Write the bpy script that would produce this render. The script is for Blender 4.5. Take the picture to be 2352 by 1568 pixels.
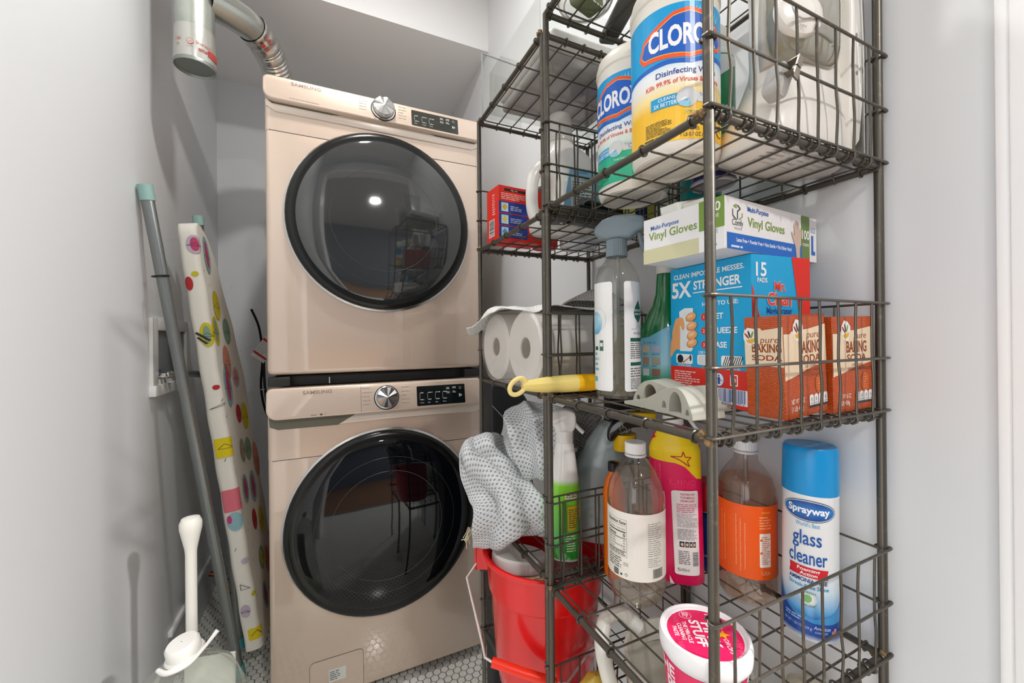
import bpy, bmesh, math, random
from mathutils import Vector, Matrix, noise
for o in list(bpy.data.objects): bpy.data.objects.remove(o)
SC = bpy.context.scene
COL = SC.collection
PI = math.pi
R = math.radians

# ------------------------------------------------------------------ camera, world, exposure
cam = bpy.data.cameras.new('camera'); camo = bpy.data.objects.new('camera', cam); COL.objects.link(camo)
camo.matrix_world = Matrix.Translation((0, 0, 1.17)) @ Matrix.Rotation(R(-24.9), 4, 'Z') @ Matrix.Rotation(R(90), 4, 'X') @ Matrix.Rotation(-0.0100, 4, 'Z')
cam.sensor_width = 36.0; cam.lens = 923.0 / 2352 * 36; cam.shift_y = -9 / 2352; cam.clip_start = 0.02
SC.camera = camo
SC.view_settings.view_transform = 'Standard'; SC.view_settings.look = 'None'
SC.view_settings.exposure = 1.36; SC.view_settings.gamma = 1.0
SC.view_settings.use_curve_mapping = False
w = bpy.data.worlds.new('fill_world'); SC.world = w; w.use_nodes = True  # even world light, added as soft fill through the room's open sides
w.node_tree.nodes['Background'].inputs[0].default_value = (0.985, 0.995, 1.0, 1)
w.node_tree.nodes['Background'].inputs[1].default_value = 1.12
SC.cycles.max_bounces = 10; SC.cycles.diffuse_bounces = 8; SC.cycles.glossy_bounces = 4
SC.cycles.transmission_bounces = 8; SC.cycles.transparent_max_bounces = 24
SC.cycles.caustics_reflective = False; SC.cycles.caustics_refractive = False
SC.cycles.sample_clamp_indirect = 4.0


def lamp(x, y, z, power, size, col=(1, 0.985, 0.96), spread=180):
    l = bpy.data.lights.new('lamp_light', 'AREA'); l.shape = 'DISK'; l.size = size; l.energy = power; l.color = col
    l.spread = R(spread)
    o = bpy.data.objects.new('lamp_light', l); o.location = (x, y, z); COL.objects.link(o); return o


LAMPS = [(0.08, 0.95, 2.735, 4.0, 0.10), (1.75, -1.48, 2.60, 58, 0.14), (0.35, -1.2, 2.62, 10, 0.14), (-1.3, -1.5, 2.62, 3, 0.14)]
for a in LAMPS: lamp(a[0], a[1], a[2] - 0.02, a[3], a[4])

# ------------------------------------------------------------------ materials
def lin(c):
    if isinstance(c, str):
        c = c.lstrip('#'); c = [int(c[i:i + 2], 16) / 255 for i in (0, 2, 4)]
    return tuple((v / 12.92 if v <= 0.04045 else ((v + 0.055) / 1.055) ** 2.4) for v in c) + (1,)


_M = {}
def mat(col, rough=0.5, metal=0.0, coat=0.0, spec=0.5, ior=1.45, sheen=0.0, emit=0.0, bump=None, sss=0.0, aniso=0):
    key = (str(col), rough, metal, coat, spec, ior, sheen, emit, bump, sss)
    if key in _M: return _M[key]
    m = bpy.data.materials.new('surface_' + str(col).strip('#')); m.use_nodes = True
    b = m.node_tree.nodes['Principled BSDF']
    b.inputs['Base Color'].default_value = lin(col); b.inputs['Roughness'].default_value = rough
    b.inputs['Metallic'].default_value = metal; b.inputs['Coat Weight'].default_value = coat
    b.inputs['Coat Roughness'].default_value = 0.06; b.inputs['IOR'].default_value = ior
    b.inputs['Specular IOR Level'].default_value = spec
    if sss: b.inputs['Subsurface Weight'].default_value = sss; b.inputs['Subsurface Scale'].default_value = 0.01
    if emit: b.inputs['Emission Color'].default_value = lin(col); b.inputs['Emission Strength'].default_value = emit
    if bump:
        nt = m.node_tree; tc = nt.nodes.new('ShaderNodeTexCoord'); n = nt.nodes.new('ShaderNodeTexNoise')
        n.inputs['Scale'].default_value = bump[0]; n.inputs['Detail'].default_value = 4
        bp = nt.nodes.new('ShaderNodeBump'); bp.inputs['Strength'].default_value = bump[1]; bp.inputs['Distance'].default_value = 0.002
        nt.links.new(tc.outputs['Object'], n.inputs['Vector']); nt.links.new(n.outputs['Fac'], bp.inputs['Height'])
        nt.links.new(bp.outputs['Normal'], b.inputs['Normal'])
    _M[key] = m; return m


def clear(col='#f4f6f4', rough=0.03, refl=1.0, alpha=0.0, body='#ffffff'):
    """thin clear plastic or liquid: tinted see-through with a fresnel reflection; alpha adds a milky body"""
    key = ('clear', col, rough, refl, alpha, body)
    if key in _M: return _M[key]
    m = bpy.data.materials.new('clear_plastic'); m.use_nodes = True; nt = m.node_tree
    for n in list(nt.nodes): nt.nodes.remove(n)
    out = nt.nodes.new('ShaderNodeOutputMaterial'); tr = nt.nodes.new('ShaderNodeBsdfTransparent'); tr.inputs[0].default_value = lin(col)
    gl = nt.nodes.new('ShaderNodeBsdfGlossy'); gl.inputs['Roughness'].default_value = rough
    fr = nt.nodes.new('ShaderNodeLayerWeight'); fr.inputs[0].default_value = 0.5
    pw = nt.nodes.new('ShaderNodeMath'); pw.operation = 'POWER'; pw.inputs[1].default_value = 3.6; nt.links.new(fr.outputs['Facing'], pw.inputs[0])
    mu = nt.nodes.new('ShaderNodeMath'); mu.operation = 'MULTIPLY_ADD'; mu.inputs[1].default_value = 0.42 * refl; mu.inputs[2].default_value = 0.03 * refl; mu.use_clamp = True
    mx = nt.nodes.new('ShaderNodeMixShader'); nt.links.new(pw.outputs[0], mu.inputs[0]); nt.links.new(mu.outputs[0], mx.inputs[0])
    src = tr
    if alpha:
        df = nt.nodes.new('ShaderNodeBsdfDiffuse'); df.inputs[0].default_value = lin(body)
        tl = nt.nodes.new('ShaderNodeBsdfTranslucent'); tl.inputs[0].default_value = lin(body)
        a2 = nt.nodes.new('ShaderNodeMixShader'); a2.inputs[0].default_value = 0.4
        nt.links.new(df.outputs[0], a2.inputs[1]); nt.links.new(tl.outputs[0], a2.inputs[2])
        m1 = nt.nodes.new('ShaderNodeMixShader'); m1.inputs[0].default_value = alpha
        nt.links.new(tr.outputs[0], m1.inputs[1]); nt.links.new(a2.outputs[0], m1.inputs[2]); src = m1
    nt.links.new(src.outputs[0], mx.inputs[1]); nt.links.new(gl.outputs[0], mx.inputs[2]); nt.links.new(mx.outputs[0], out.inputs[0])
    _M[key] = m; return m


def ramp_mat(stops, rough=0.35, axis='Z', coat=0.0):
    """printed colour gradient along the object's own axis: stops = [(pos in metres, colour)]"""
    key = ('ramp', str(stops), rough, axis)
    if key in _M: return _M[key]
    m = bpy.data.materials.new('printed_gradient'); m.use_nodes = True; nt = m.node_tree; b = nt.nodes['Principled BSDF']
    b.inputs['Roughness'].default_value = rough; b.inputs['Coat Weight'].default_value = coat
    tc = nt.nodes.new('ShaderNodeTexCoord'); sp = nt.nodes.new('ShaderNodeSeparateXYZ'); mr = nt.nodes.new('ShaderNodeMapRange')
    cr = nt.nodes.new('ShaderNodeValToRGB')
    z0, z1 = stops[0][0], stops[-1][0]
    mr.inputs['From Min'].default_value = z0; mr.inputs['From Max'].default_value = z1
    nt.links.new(tc.outputs['Object'], sp.inputs[0]); nt.links.new(sp.outputs[axis], mr.inputs['Value']); nt.links.new(mr.outputs[0], cr.inputs[0])
    el = cr.color_ramp.elements
    el[0].position = 0; el[0].color = lin(stops[0][1]); el[1].position = 1; el[1].color = lin(stops[-1][1])
    for p, c in stops[1:-1]:
        e = el.new((p - z0) / (z1 - z0)); e.color = lin(c)
    nt.links.new(cr.outputs[0], b.inputs['Base Color'])
    _M[key] = m; return m


def wall_mat(name, col, rough=0.55, var=0.02, spec=0.3):
    m = bpy.data.materials.new(name); m.use_nodes = True; nt = m.node_tree; b = nt.nodes['Principled BSDF']
    b.inputs['Roughness'].default_value = rough; b.inputs['Specular IOR Level'].default_value = spec
    tc = nt.nodes.new('ShaderNodeTexCoord'); n = nt.nodes.new('ShaderNodeTexNoise'); n.inputs['Scale'].default_value = 1.3; n.inputs['Detail'].default_value = 5
    mx = nt.nodes.new('ShaderNodeMix'); mx.data_type = 'RGBA'
    c = lin(col); mx.inputs['A'].default_value = tuple(v * (1 - var) for v in c[:3]) + (1,); mx.inputs['B'].default_value = c
    nt.links.new(tc.outputs['Object'], n.inputs['Vector']); nt.links.new(n.outputs['Fac'], mx.inputs['Factor']); nt.links.new(mx.outputs['Result'], b.inputs['Base Color'])
    n2 = nt.nodes.new('ShaderNodeTexNoise'); n2.inputs['Scale'].default_value = 160; n2.inputs['Detail'].default_value = 3
    bp = nt.nodes.new('ShaderNodeBump'); bp.inputs['Strength'].default_value = 0.05; bp.inputs['Distance'].default_value = 0.001
    nt.links.new(tc.outputs['Object'], n2.inputs['Vector']); nt.links.new(n2.outputs['Fac'], bp.inputs['Height']); nt.links.new(bp.outputs['Normal'], b.inputs['Normal'])
    return m


def worn_metal(name, c1, c2, metal, rough, scale=60, thr=(0.58, 0.7)):
    m = bpy.data.materials.new(name); m.use_nodes = True; nt = m.node_tree; b = nt.nodes['Principled BSDF']
    b.inputs['Roughness'].default_value = rough; b.inputs['Metallic'].default_value = metal
    tc = nt.nodes.new('ShaderNodeTexCoord'); n = nt.nodes.new('ShaderNodeTexNoise'); n.inputs['Scale'].default_value = scale; n.inputs['Detail'].default_value = 6
    cr = nt.nodes.new('ShaderNodeValToRGB'); el = cr.color_ramp.elements
    el[0].position = thr[0]; el[0].color = lin(c1); el[1].position = thr[1]; el[1].color = lin(c2)
    nt.links.new(tc.outputs['Object'], n.inputs['Vector']); nt.links.new(n.outputs['Fac'], cr.inputs[0]); nt.links.new(cr.outputs[0], b.inputs['Base Color'])
    return m


def burlap(c1, c2, sx=260, sz=330):
    """woven print: brick pattern in (x+y, z)"""
    m = bpy.data.materials.new('woven_print'); m.use_nodes = True; nt = m.node_tree; b = nt.nodes['Principled BSDF']; b.inputs['Roughness'].default_value = 0.35
    tc = nt.nodes.new('ShaderNodeTexCoord'); sp = nt.nodes.new('ShaderNodeSeparateXYZ'); ad = nt.nodes.new('ShaderNodeMath'); cb = nt.nodes.new('ShaderNodeCombineXYZ')
    nt.links.new(tc.outputs['Object'], sp.inputs[0]); nt.links.new(sp.outputs[0], ad.inputs[0]); nt.links.new(sp.outputs[1], ad.inputs[1])
    nt.links.new(ad.outputs[0], cb.inputs[0]); nt.links.new(sp.outputs[2], cb.inputs[1])
    br = nt.nodes.new('ShaderNodeTexBrick'); br.inputs['Scale'].default_value = 1
    br.inputs['Color1'].default_value = lin(c1); br.inputs['Color2'].default_value = lin(tuple(v * 0.88 for v in lin_inv(c1))); br.inputs['Mortar'].default_value = lin(c2)
    br.inputs['Mortar Size'].default_value = 0.00045; br.inputs['Mortar Smooth'].default_value = 0.8
    br.inputs['Brick Width'].default_value = 0.0034; br.inputs['Row Height'].default_value = 0.0022
    nt.links.new(cb.outputs[0], br.inputs['Vector']); nt.links.new(br.outputs[0], b.inputs['Base Color'])
    return m


def lin_inv(c):
    c = c.lstrip('#'); return [int(c[i:i + 2], 16) / 255 for i in (0, 2, 4)]


def waffle(name, c1, c2, pitch=0.0075, bump=0.6):
    """waffle-weave cloth on UV coordinates given in metres"""
    m = bpy.data.materials.new(name); m.use_nodes = True; nt = m.node_tree; b = nt.nodes['Principled BSDF']; b.inputs['Roughness'].default_value = 0.9
    b.inputs['Specular IOR Level'].default_value = 0.1
    uv = nt.nodes.new('ShaderNodeTexCoord'); sp = nt.nodes.new('ShaderNodeSeparateXYZ'); nt.links.new(uv.outputs['UV'], sp.inputs[0])
    outs = []
    for k, sgn in ((0, 1), (1, -1)):
        mm = nt.nodes.new('ShaderNodeMath'); mm.operation = 'MULTIPLY_ADD'; mm.inputs[1].default_value = sgn
        nt.links.new(sp.outputs[1], mm.inputs[0]); nt.links.new(sp.outputs[0], mm.inputs[2])
        a = nt.nodes.new('ShaderNodeMath'); a.operation = 'MULTIPLY'; a.inputs[1].default_value = 2 * PI / pitch / 1.4; nt.links.new(mm.outputs[0], a.inputs[0])
        s = nt.nodes.new('ShaderNodeMath'); s.operation = 'SINE'; nt.links.new(a.outputs[0], s.inputs[0]); outs.append(s)
    ab = []
    for s in outs:
        q = nt.nodes.new('ShaderNodeMath'); q.operation = 'MULTIPLY_ADD'; q.inputs[1].default_value = 0.5; q.inputs[2].default_value = 0.5
        nt.links.new(s.outputs[0], q.inputs[0]); ab.append(q)
    pr = nt.nodes.new('ShaderNodeMath'); pr.operation = 'MULTIPLY'; nt.links.new(ab[0].outputs[0], pr.inputs[0]); nt.links.new(ab[1].outputs[0], pr.inputs[1])
    cr = nt.nodes.new('ShaderNodeValToRGB'); el = cr.color_ramp.elements; el[0].position = 0.3; el[0].color = lin(c1); el[1].position = 0.75; el[1].color = lin(c2)
    nt.links.new(pr.outputs[0], cr.inputs[0]); nt.links.new(cr.outputs[0], b.inputs['Base Color'])
    bp = nt.nodes.new('ShaderNodeBump'); bp.inputs['Strength'].default_value = bump; bp.inputs['Distance'].default_value = 0.0015; bp.invert = True
    nt.links.new(pr.outputs[0], bp.inputs['Height']); nt.links.new(bp.outputs['Normal'], b.inputs['Normal'])
    return m


# ------------------------------------------------------------------ mesh helpers
class MB:
    def __init__(self): self.bm = bmesh.new(); self.mi = 0
    def _tag(self, faces):
        for f in faces: f.material_index = self.mi
    def box(self, x0, x1, y0, y1, z0, z1, bev=0.0, seg=2, rot=None, taper=None):
        n0 = set(self.bm.faces)
        g = bmesh.ops.create_cube(self.bm, size=1)
        vs = g['verts']; c = Vector(((x0 + x1) / 2, (y0 + y1) / 2, (z0 + z1) / 2))
        for v in vs:
            v.co = Vector((v.co.x * (x1 - x0), v.co.y * (y1 - y0), v.co.z * (z1 - z0)))
            if taper and v.co.z > 0: v.co.x *= taper[0]; v.co.y *= taper[1]
            if rot is not None: v.co = rot @ v.co
            v.co += c
        if bev > 0:
            es = list({e for v in vs for e in v.link_edges})
            bmesh.ops.bevel(self.bm, geom=es, offset=bev, segments=seg, affect='EDGES', profile=0.5)
        self._tag([f for f in self.bm.faces if f not in n0]); return self
    def ring(self, p, t, r, n, up=None):
        t = t.normalized(); a = Vector((0, 0, 1)) if abs(t.z) < 0.9 else Vector((1, 0, 0))
        if up is not None: a = up
        u = t.cross(a).normalized(); v = t.cross(u).normalized()
        rx, ry = (r if isinstance(r, tuple) else (r, r))
        return [self.bm.verts.new(p + u * (rx * math.cos(2 * PI * k / n)) + v * (ry * math.sin(2 * PI * k / n))) for k in range(n)], u
    def tube(self, pts, r, n=10, closed=False, caps=True, rs=None):
        pts = [Vector(p) for p in pts]; m = len(pts); rings = []; up = None; fs = []
        prev = None
        for i, p in enumerate(pts):
            if closed: t = pts[(i + 1) % m] - pts[i - 1]
            else: t = pts[min(i + 1, m - 1)] - pts[max(i - 1, 0)]
            t.normalize()
            if prev is None:
                a = Vector((0, 0, 1)) if abs(t.z) < 0.9 else Vector((1, 0, 0)); u = t.cross(a).normalized()
            else:
                u = (prev - t * prev.dot(t)).normalized()
            prev = u; v = t.cross(u)
            rr = rs[i] if rs else r
            rings.append([self.bm.verts.new(p + u * (rr * math.cos(2 * PI * k / n)) + v * (rr * math.sin(2 * PI * k / n))) for k in range(n)])
        for i in range(m if closed else m - 1):
            a, b = rings[i], rings[(i + 1) % m]
            if closed and i == m - 1:
                off = min(range(n), key=lambda s: (a[0].co - b[s].co).length)
            else: off = 0
            for k in range(n):
                fs.append(self.bm.faces.new((a[k], a[(k + 1) % n], b[(k + 1 + off) % n], b[(k + off) % n])))
        if caps and not closed:
            fs.append(self.bm.faces.new(list(reversed(rings[0])))); fs.append(self.bm.faces.new(rings[-1]))
        self._tag(fs); return self
    def torus(self, c, ax, RR, r, n=14, k=6, arc=2 * PI, a0=0):
        ax = Vector(ax).normalized(); a = Vector((0, 0, 1)) if abs(ax.z) < 0.9 else Vector((1, 0, 0)); u = ax.cross(a).normalized(); v = ax.cross(u)
        full = arc > 6.28; c = Vector(c)
        pts = [c + u * (RR * math.cos(a0 + arc * i / n)) + v * (RR * math.sin(a0 + arc * i / n)) for i in range(n if full else n + 1)]
        return self.tube(pts, r, k, closed=full)
    def lathe(self, prof, c=(0, 0, 0), n=32, sx=1.0, sy=1.0, cap0=True, cap1=True, fn=None):
        """prof = [(r, z)...]"""
        c = Vector(c); rings = []; fs = []
        for (r, z) in prof:
            ring = []
            for k in range(n):
                a = 2 * PI * k / n; x, y = r * math.cos(a) * sx, r * math.sin(a) * sy
                if fn: x, y = fn(x, y, z)
                ring.append(self.bm.verts.new(c + Vector((x, y, z))))
            rings.append(ring)
        for a, b in zip(rings, rings[1:]):
            for k in range(n): fs.append(self.bm.faces.new((a[k], a[(k + 1) % n], b[(k + 1) % n], b[k])))
        if cap0: fs.append(self.bm.faces.new(list(reversed(rings[0]))))
        if cap1: fs.append(self.bm.faces.new(rings[-1]))
        self._tag(fs); return self
    def prism(self, poly, d0, d1, plane='XZ', bev=0.0, seg=2):
        """extrude a 2-D outline; plane XZ extrudes along Y, YZ along X, XY along Z"""
        n0 = set(self.bm.faces)
        def P(a, b, d): return {'XZ': (a, d, b), 'YZ': (d, a, b), 'XY': (a, b, d)}[plane]
        A = [self.bm.verts.new(P(a, b, d0)) for a, b in poly]; B = [self.bm.verts.new(P(a, b, d1)) for a, b in poly]
        n = len(poly); f0 = self.bm.faces.new(A); f1 = self.bm.faces.new(list(reversed(B)))
        sides = [self.bm.faces.new((A[i], B[i], B[(i + 1) % n], A[(i + 1) % n])) for i in range(n)]
        bmesh.ops.recalc_face_normals(self.bm, faces=[f0, f1] + sides)
        if bev > 0:
            es = list(f0.edges) + list(f1.edges)
            bmesh.ops.bevel(self.bm, geom=es, offset=bev, segments=seg, affect='EDGES', profile=0.5)
        self._tag([f for f in self.bm.faces if f not in n0]); return self
    def grid(self, rows, uv=None):
        """rows of points -> quads; uv in metres along the grid"""
        V = [[self.bm.verts.new(p) for p in r] for r in rows]; fs = []
        for i in range(len(V) - 1):
            for j in range(len(V[0]) - 1): fs.append(self.bm.faces.new((V[i][j], V[i][j + 1], V[i + 1][j + 1], V[i + 1][j])))
        self._tag(fs)
        if uv:
            l = self.bm.loops.layers.uv.verify(); idx = {}
            for i, r in enumerate(V):
                for j, v in enumerate(r): idx[v] = (i, j)
            for f in fs:
                for lp in f.loops:
                    i, j = idx[lp.vert]; lp[l].uv = (j * uv[0], i * uv[1])
        return self
    def build(self, name, mats, parent=None, smooth=True, angle=40, loc=None, mods=None, flip=False):
        me = bpy.data.meshes.new(name)
        bmesh.ops.recalc_face_normals(self.bm, faces=self.bm.faces)
        self.bm.to_mesh(me); self.bm.free()
        if not isinstance(mats, (list, tuple)): mats = [mats]
        for m in mats: me.materials.append(m)
        if smooth:
            for p in me.polygons: p.use_smooth = True
            me.set_sharp_from_angle(angle=R(angle))
        o = bpy.data.objects.new(name, me); COL.objects.link(o)
        if parent: o.parent = parent
        if loc: o.location = loc
        return o


def rr2(x0, x1, z0, z1, r, n=5):
    """rounded rectangle outline; r scalar or (bl, br, tr, tl)"""
    if not isinstance(r, tuple): r = (r,) * 4
    out = []
    for (cx, cz, a0, q) in ((x0 + r[0], z0 + r[0], 180, r[0]), (x1 - r[1], z0 + r[1], 270, r[1]), (x1 - r[2], z1 - r[2], 0, r[2]), (x0 + r[3], z1 - r[3], 90, r[3])):
        if q <= 0: out.append((cx, cz)); continue
        for k in range(n + 1):
            a = R(a0 + 90 * k / n); out.append((cx + q * math.cos(a), cz + q * math.sin(a)))
    return out


def spline(pts, n=8, closed=False):
    pts = [Vector(p) for p in pts]; out = []; m = len(pts)
    rng = range(m if closed else m - 1)
    for i in rng:
        if closed: p0, p1, p2, p3 = pts[i - 1], pts[i], pts[(i + 1) % m], pts[(i + 2) % m]
        else: p0, p1, p2, p3 = pts[max(i - 1, 0)], pts[i], pts[i + 1], pts[min(i + 2, m - 1)]
        for k in range(n):
            t = k / n; t2 = t * t; t3 = t2 * t
            out.append(0.5 * ((2 * p1) + (-p0 + p2) * t + (2 * p0 - 5 * p1 + 4 * p2 - p3) * t2 + (-p0 + 3 * p1 - 3 * p2 + p3) * t3))
    if not closed: out.append(pts[-1])
    return out


def tag(o, label, cat, group=None):
    o['label'] = label; o['category'] = cat
    if group: o['group'] = group
    return o
def thing(name, label, cat, loc=(0, 0, 0), rot=0, group=None):
    o = bpy.data.objects.new(name, None); COL.objects.link(o); o.location = loc
    o.rotation_euler = rot if isinstance(rot, tuple) else (0, 0, rot); o.empty_display_size = 0.02
    return tag(o, label, cat, group)
def struct(o): o['kind'] = 'structure'; return o


# ------------------------------------------------------------------ printed art (lettering, logos) laid on a surface
_T = {}
def text_mesh(s, bold):
    key = (s, bold)
    if key not in _T:
        cu = bpy.data.curves.new('lettering', 'FONT'); cu.body = s; cu.size = 1.0; cu.resolution_u = 3; cu.offset = bold; cu.fill_mode = 'FRONT'
        ob = bpy.data.objects.new('lettering', cu)
        me = bpy.data.meshes.new_from_object(ob)
        vs = [(v.co.x, v.co.y) for v in me.vertices]; fs = [tuple(p.vertices) for p in me.polygons]
        bpy.data.meshes.remove(me); bpy.data.objects.remove(ob); bpy.data.curves.remove(cu)
        _T[key] = (vs, fs)
    return _T[key]


class Art:
    def __init__(self): self.it = []; self.mats = []
    def _m(self, m):
        if isinstance(m, (str, tuple)): m = mat(m, 0.4)
        if m not in self.mats: self.mats.append(m)
        return self.mats.index(m)
    def poly(self, pts, m, L=1): self.it.append(([tuple(p[:2]) for p in pts], [tuple(range(len(pts)))], self._m(m), L)); return self
    def rect(self, x0, y0, x1, y1, m, L=1, r=0):
        return self.poly(rr2(x0, x1, y0, y1, r) if r else [(x0, y0), (x1, y0), (x1, y1), (x0, y1)], m, L)
    def ell(self, cx, cy, rx, ry, m, L=1, n=28, rot=0):
        c, s = math.cos(R(rot)), math.sin(R(rot))
        return self.poly([(cx + rx * math.cos(2 * PI * k / n) * c - ry * math.sin(2 * PI * k / n) * s, cy + rx * math.cos(2 * PI * k / n) * s + ry * math.sin(2 * PI * k / n) * c) for k in range(n)], m, L)
    def line(self, pts, wd, m, L=1):
        for a, b in zip(pts, pts[1:]):
            d = Vector(b) - Vector(a)
            if d.length < 1e-7: continue
            nn = Vector((-d.y, d.x)).normalized() * wd / 2; a = Vector(a); b = Vector(b)
            self.poly([a - nn, b - nn, b + nn, a + nn], m, L)
        return self
    def text(self, s, x, y, h, m, L=2, w=None, bold=0.0, al='C', rot=0, shear=0.0, slope=0.0):
        """h = cap height; w = total width; slope = dy/dx"""
        vs, fs = text_mesh(s, bold)
        if not vs: return self
        xs = [v[0] for v in vs]; x0, x1 = min(xs), max(xs)
        k = h / 0.72; kx = (w / (x1 - x0)) if w else k
        off = {'C': (x0 + x1) / 2, 'L': x0, 'R': x1}[al]
        c, sn = math.cos(R(rot)), math.sin(R(rot)); out = []
        for vx, vy in vs:
            a, b = (vx - off) * kx + shear * vy * k, vy * k
            b += a * slope
            out.append((x + a * c - b * sn, y + a * sn + b * c))
        self.it.append((out, fs, self._m(m), L)); return self
    def micro(self, x0, y0, x1, y1, n, m, L=2, seed=1, fill=0.5, slope=0.0):
        """n lines of very small print, as word-sized bars"""
        rnd = random.Random(seed); lh = (y1 - y0) / n
        for i in range(n):
            y = y1 - (i + 0.5) * lh; x = x0; end = x1 - (rnd.random() ** 2) * (x1 - x0) * 0.4
            while x < end:
                wd = lh * rnd.uniform(0.8, 3.6); xe = min(x + wd, end)
                self.poly([(x, y - lh * fill / 2 + (x - x0) * slope), (xe, y - lh * fill / 2 + (xe - x0) * slope), (xe, y + lh * fill / 2 + (xe - x0) * slope), (x, y + lh * fill / 2 + (x - x0) * slope)], m, L)
                x = xe + lh * 0.4
        return self
    def bars(self, x0, y0, x1, y1, m, L=2, seed=1, horiz=False):
        rnd = random.Random(seed); a, b = (y0, y1) if horiz else (x0, x1); u = (b - a) / 60; t = a
        while t < b:
            wd = u * rnd.choice((0.7, 0.7, 1.4, 2.1)); e = min(t + wd, b)
            if horiz: self.rect(x0, t, x1, e, m, L)
            else: self.rect(t, y0, e, y1, m, L)
            t = e + u * rnd.choice((0.7, 0.9, 1.5))
        return self
    def build(self, name, parent, fn, step=0.0, stepv=0.0, base=0.0003, lh=0.00014, label=None):
        bm = bmesh.new(); zl = bm.verts.layers.float.new('L')
        for vs, fs, mi, L in self.it:
            V = [bm.verts.new((x, y, 0)) for x, y in vs]
            for v in V: v[zl] = L
            for f in fs:
                try: q = bm.faces.new([V[i] for i in f]); q.material_index = mi
                except ValueError: pass
        for st, ax in ((step, 0), (stepv, 1)):
            if st:
                cs = [v.co[ax] for v in bm.verts]; a, b = min(cs), max(cs); t = math.ceil(a / st) * st
                while t < b:
                    pc = [0, 0, 0]; pc[ax] = t; no = [0, 0, 0]; no[ax] = 1
                    bmesh.ops.bisect_plane(bm, geom=list(bm.verts) + list(bm.edges) + list(bm.faces), plane_co=pc, plane_no=no, dist=1e-7)
                    t += st
        # bisect may not keep the layer on new vertices of one face: take the face's own maximum
        for f in bm.faces:
            mx = max(v[zl] for v in f.verts)
            for v in f.verts: v[zl] = mx
        for v in bm.verts: v.co = Vector(fn(v.co.x, v.co.y, base + v[zl] * lh))
        me = bpy.data.meshes.new(name); bm.to_mesh(me); bm.free()
        for m in self.mats: me.materials.append(m)
        o = bpy.data.objects.new(name, me); COL.objects.link(o); o.parent = parent
        if label: o['label'] = label
        return o


def on_cyl(Rad, face_deg, sx=1.0, sy=1.0):
    """wrap on a cylinder of radius Rad (float or function of height); face_deg = direction the middle faces"""
    f0 = R(face_deg)
    def fn(u, v, h):
        rad = Rad(v) if callable(Rad) else Rad
        a = f0 + u / (RB if callable(Rad) else rad)
        return ((rad + h) * math.cos(a) * sx, (rad + h) * math.sin(a) * sy, v)
    if callable(Rad): RB = Rad(0.5)
    return fn
def on_negY(y0): return lambda u, v, h: (u, y0 - h, v)
def on_negX(x0, yfar): return lambda u, v, h: (x0 - h, yfar - u, v)
def on_top(z0, rot=0):
    c, s = math.cos(R(rot)), math.sin(R(rot))
    return lambda u, v, h: (u * c - v * s, u * s + v * c, z0 + h)
def facing(x, y): return math.degrees(math.atan2(-y, -x))
# ================================================================== THE SETTING
XL, XR, YB = -0.485, 0.69, 2.446
SOFZ, SOFY, CEIL = 2.483, 1.716, 2.75
M_wall = wall_mat('painted_wall', '#e2e4e6', 0.5)
M_ceil = wall_mat('ceiling_paint', '#ececea', 0.7)
M_soff = wall_mat('soffit_paint', '#f2f2f2', 0.6)
M_trim = mat('#f6f6f6', 0.3)


def slab(name, x0, x1, y0, y1, z0, z1, m, bev=0):
    return struct(MB().box(x0, x1, y0, y1, z0, z1, bev).build(name, m, smooth=False))


slab('wall_left', XL - 0.12, XL, 0.14, YB + 0.1, 0, CEIL, M_wall).hide_render = False
slab('wall_right', XR, XR + 0.1, 0.14, YB + 0.1, 0, CEIL, M_wall)
slab('wall_back', XL, XR, YB, YB + 0.1, 0, SOFZ, M_wall)
slab('ceiling', XL - 0.1, XR + 0.1, 0.0, YB + 0.1, CEIL, CEIL + 0.1, M_ceil)
slab('ceiling_soffit', XL, XR, SOFY, YB + 0.1, SOFZ, CEIL, M_soff)
# doorway wall at the camera's side, with its opening
b = MB(); b.box(-3.2, -0.40, 0.0, 0.14, 0, 2.66); b.box(0.70, 3.4, 0.0, 0.14, 0, 2.66); b.box(-0.40, 0.70, 0.0, 0.14, 2.5, 2.66)
struct(b.build('wall_front', M_wall, smooth=False))
b = MB(); b.box(0.6685, 0.6995, -0.02, 0.166, 0, 2.5, 0.002); b.box(0.6735, 0.6895, 0.166, 0.178, 0, 2.5, 0.003)
struct(b.build('trim_1', M_trim, smooth=True))
b = MB(); b.box(-0.40, -0.375, -0.02, 0.16, 0, 2.5, 0.002); b.box(-0.40, 0.6685, -0.02, 0.16, 2.475, 2.5, 0.002)
struct(b.build('trim_2', M_trim, smooth=False))
# the room beyond the doorway, behind the camera
slab('wall_far', -3.2, 3.4, -3.7, -3.6, 0, 2.7, wall_mat('far_wall_paint', '#5f6772', 0.6))
slab('ceiling_room', -3.2, 3.4, -3.6, 0.0, 2.65, 2.72, wall_mat('room_ceiling_paint', '#b9bcc0', 0.7))
# low board along the left wall
b = MB(); b.box(XL, XL + 0.014, 0.16, 1.66, 0, 0.13, 0.003)
struct(b.build('baseboard_left', M_trim)); b = MB(); b.box(XL + 0.3, XR, YB - 0.012, YB, 0, 0.13, 0.003); struct(b.build('baseboard_back', M_trim))

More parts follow.
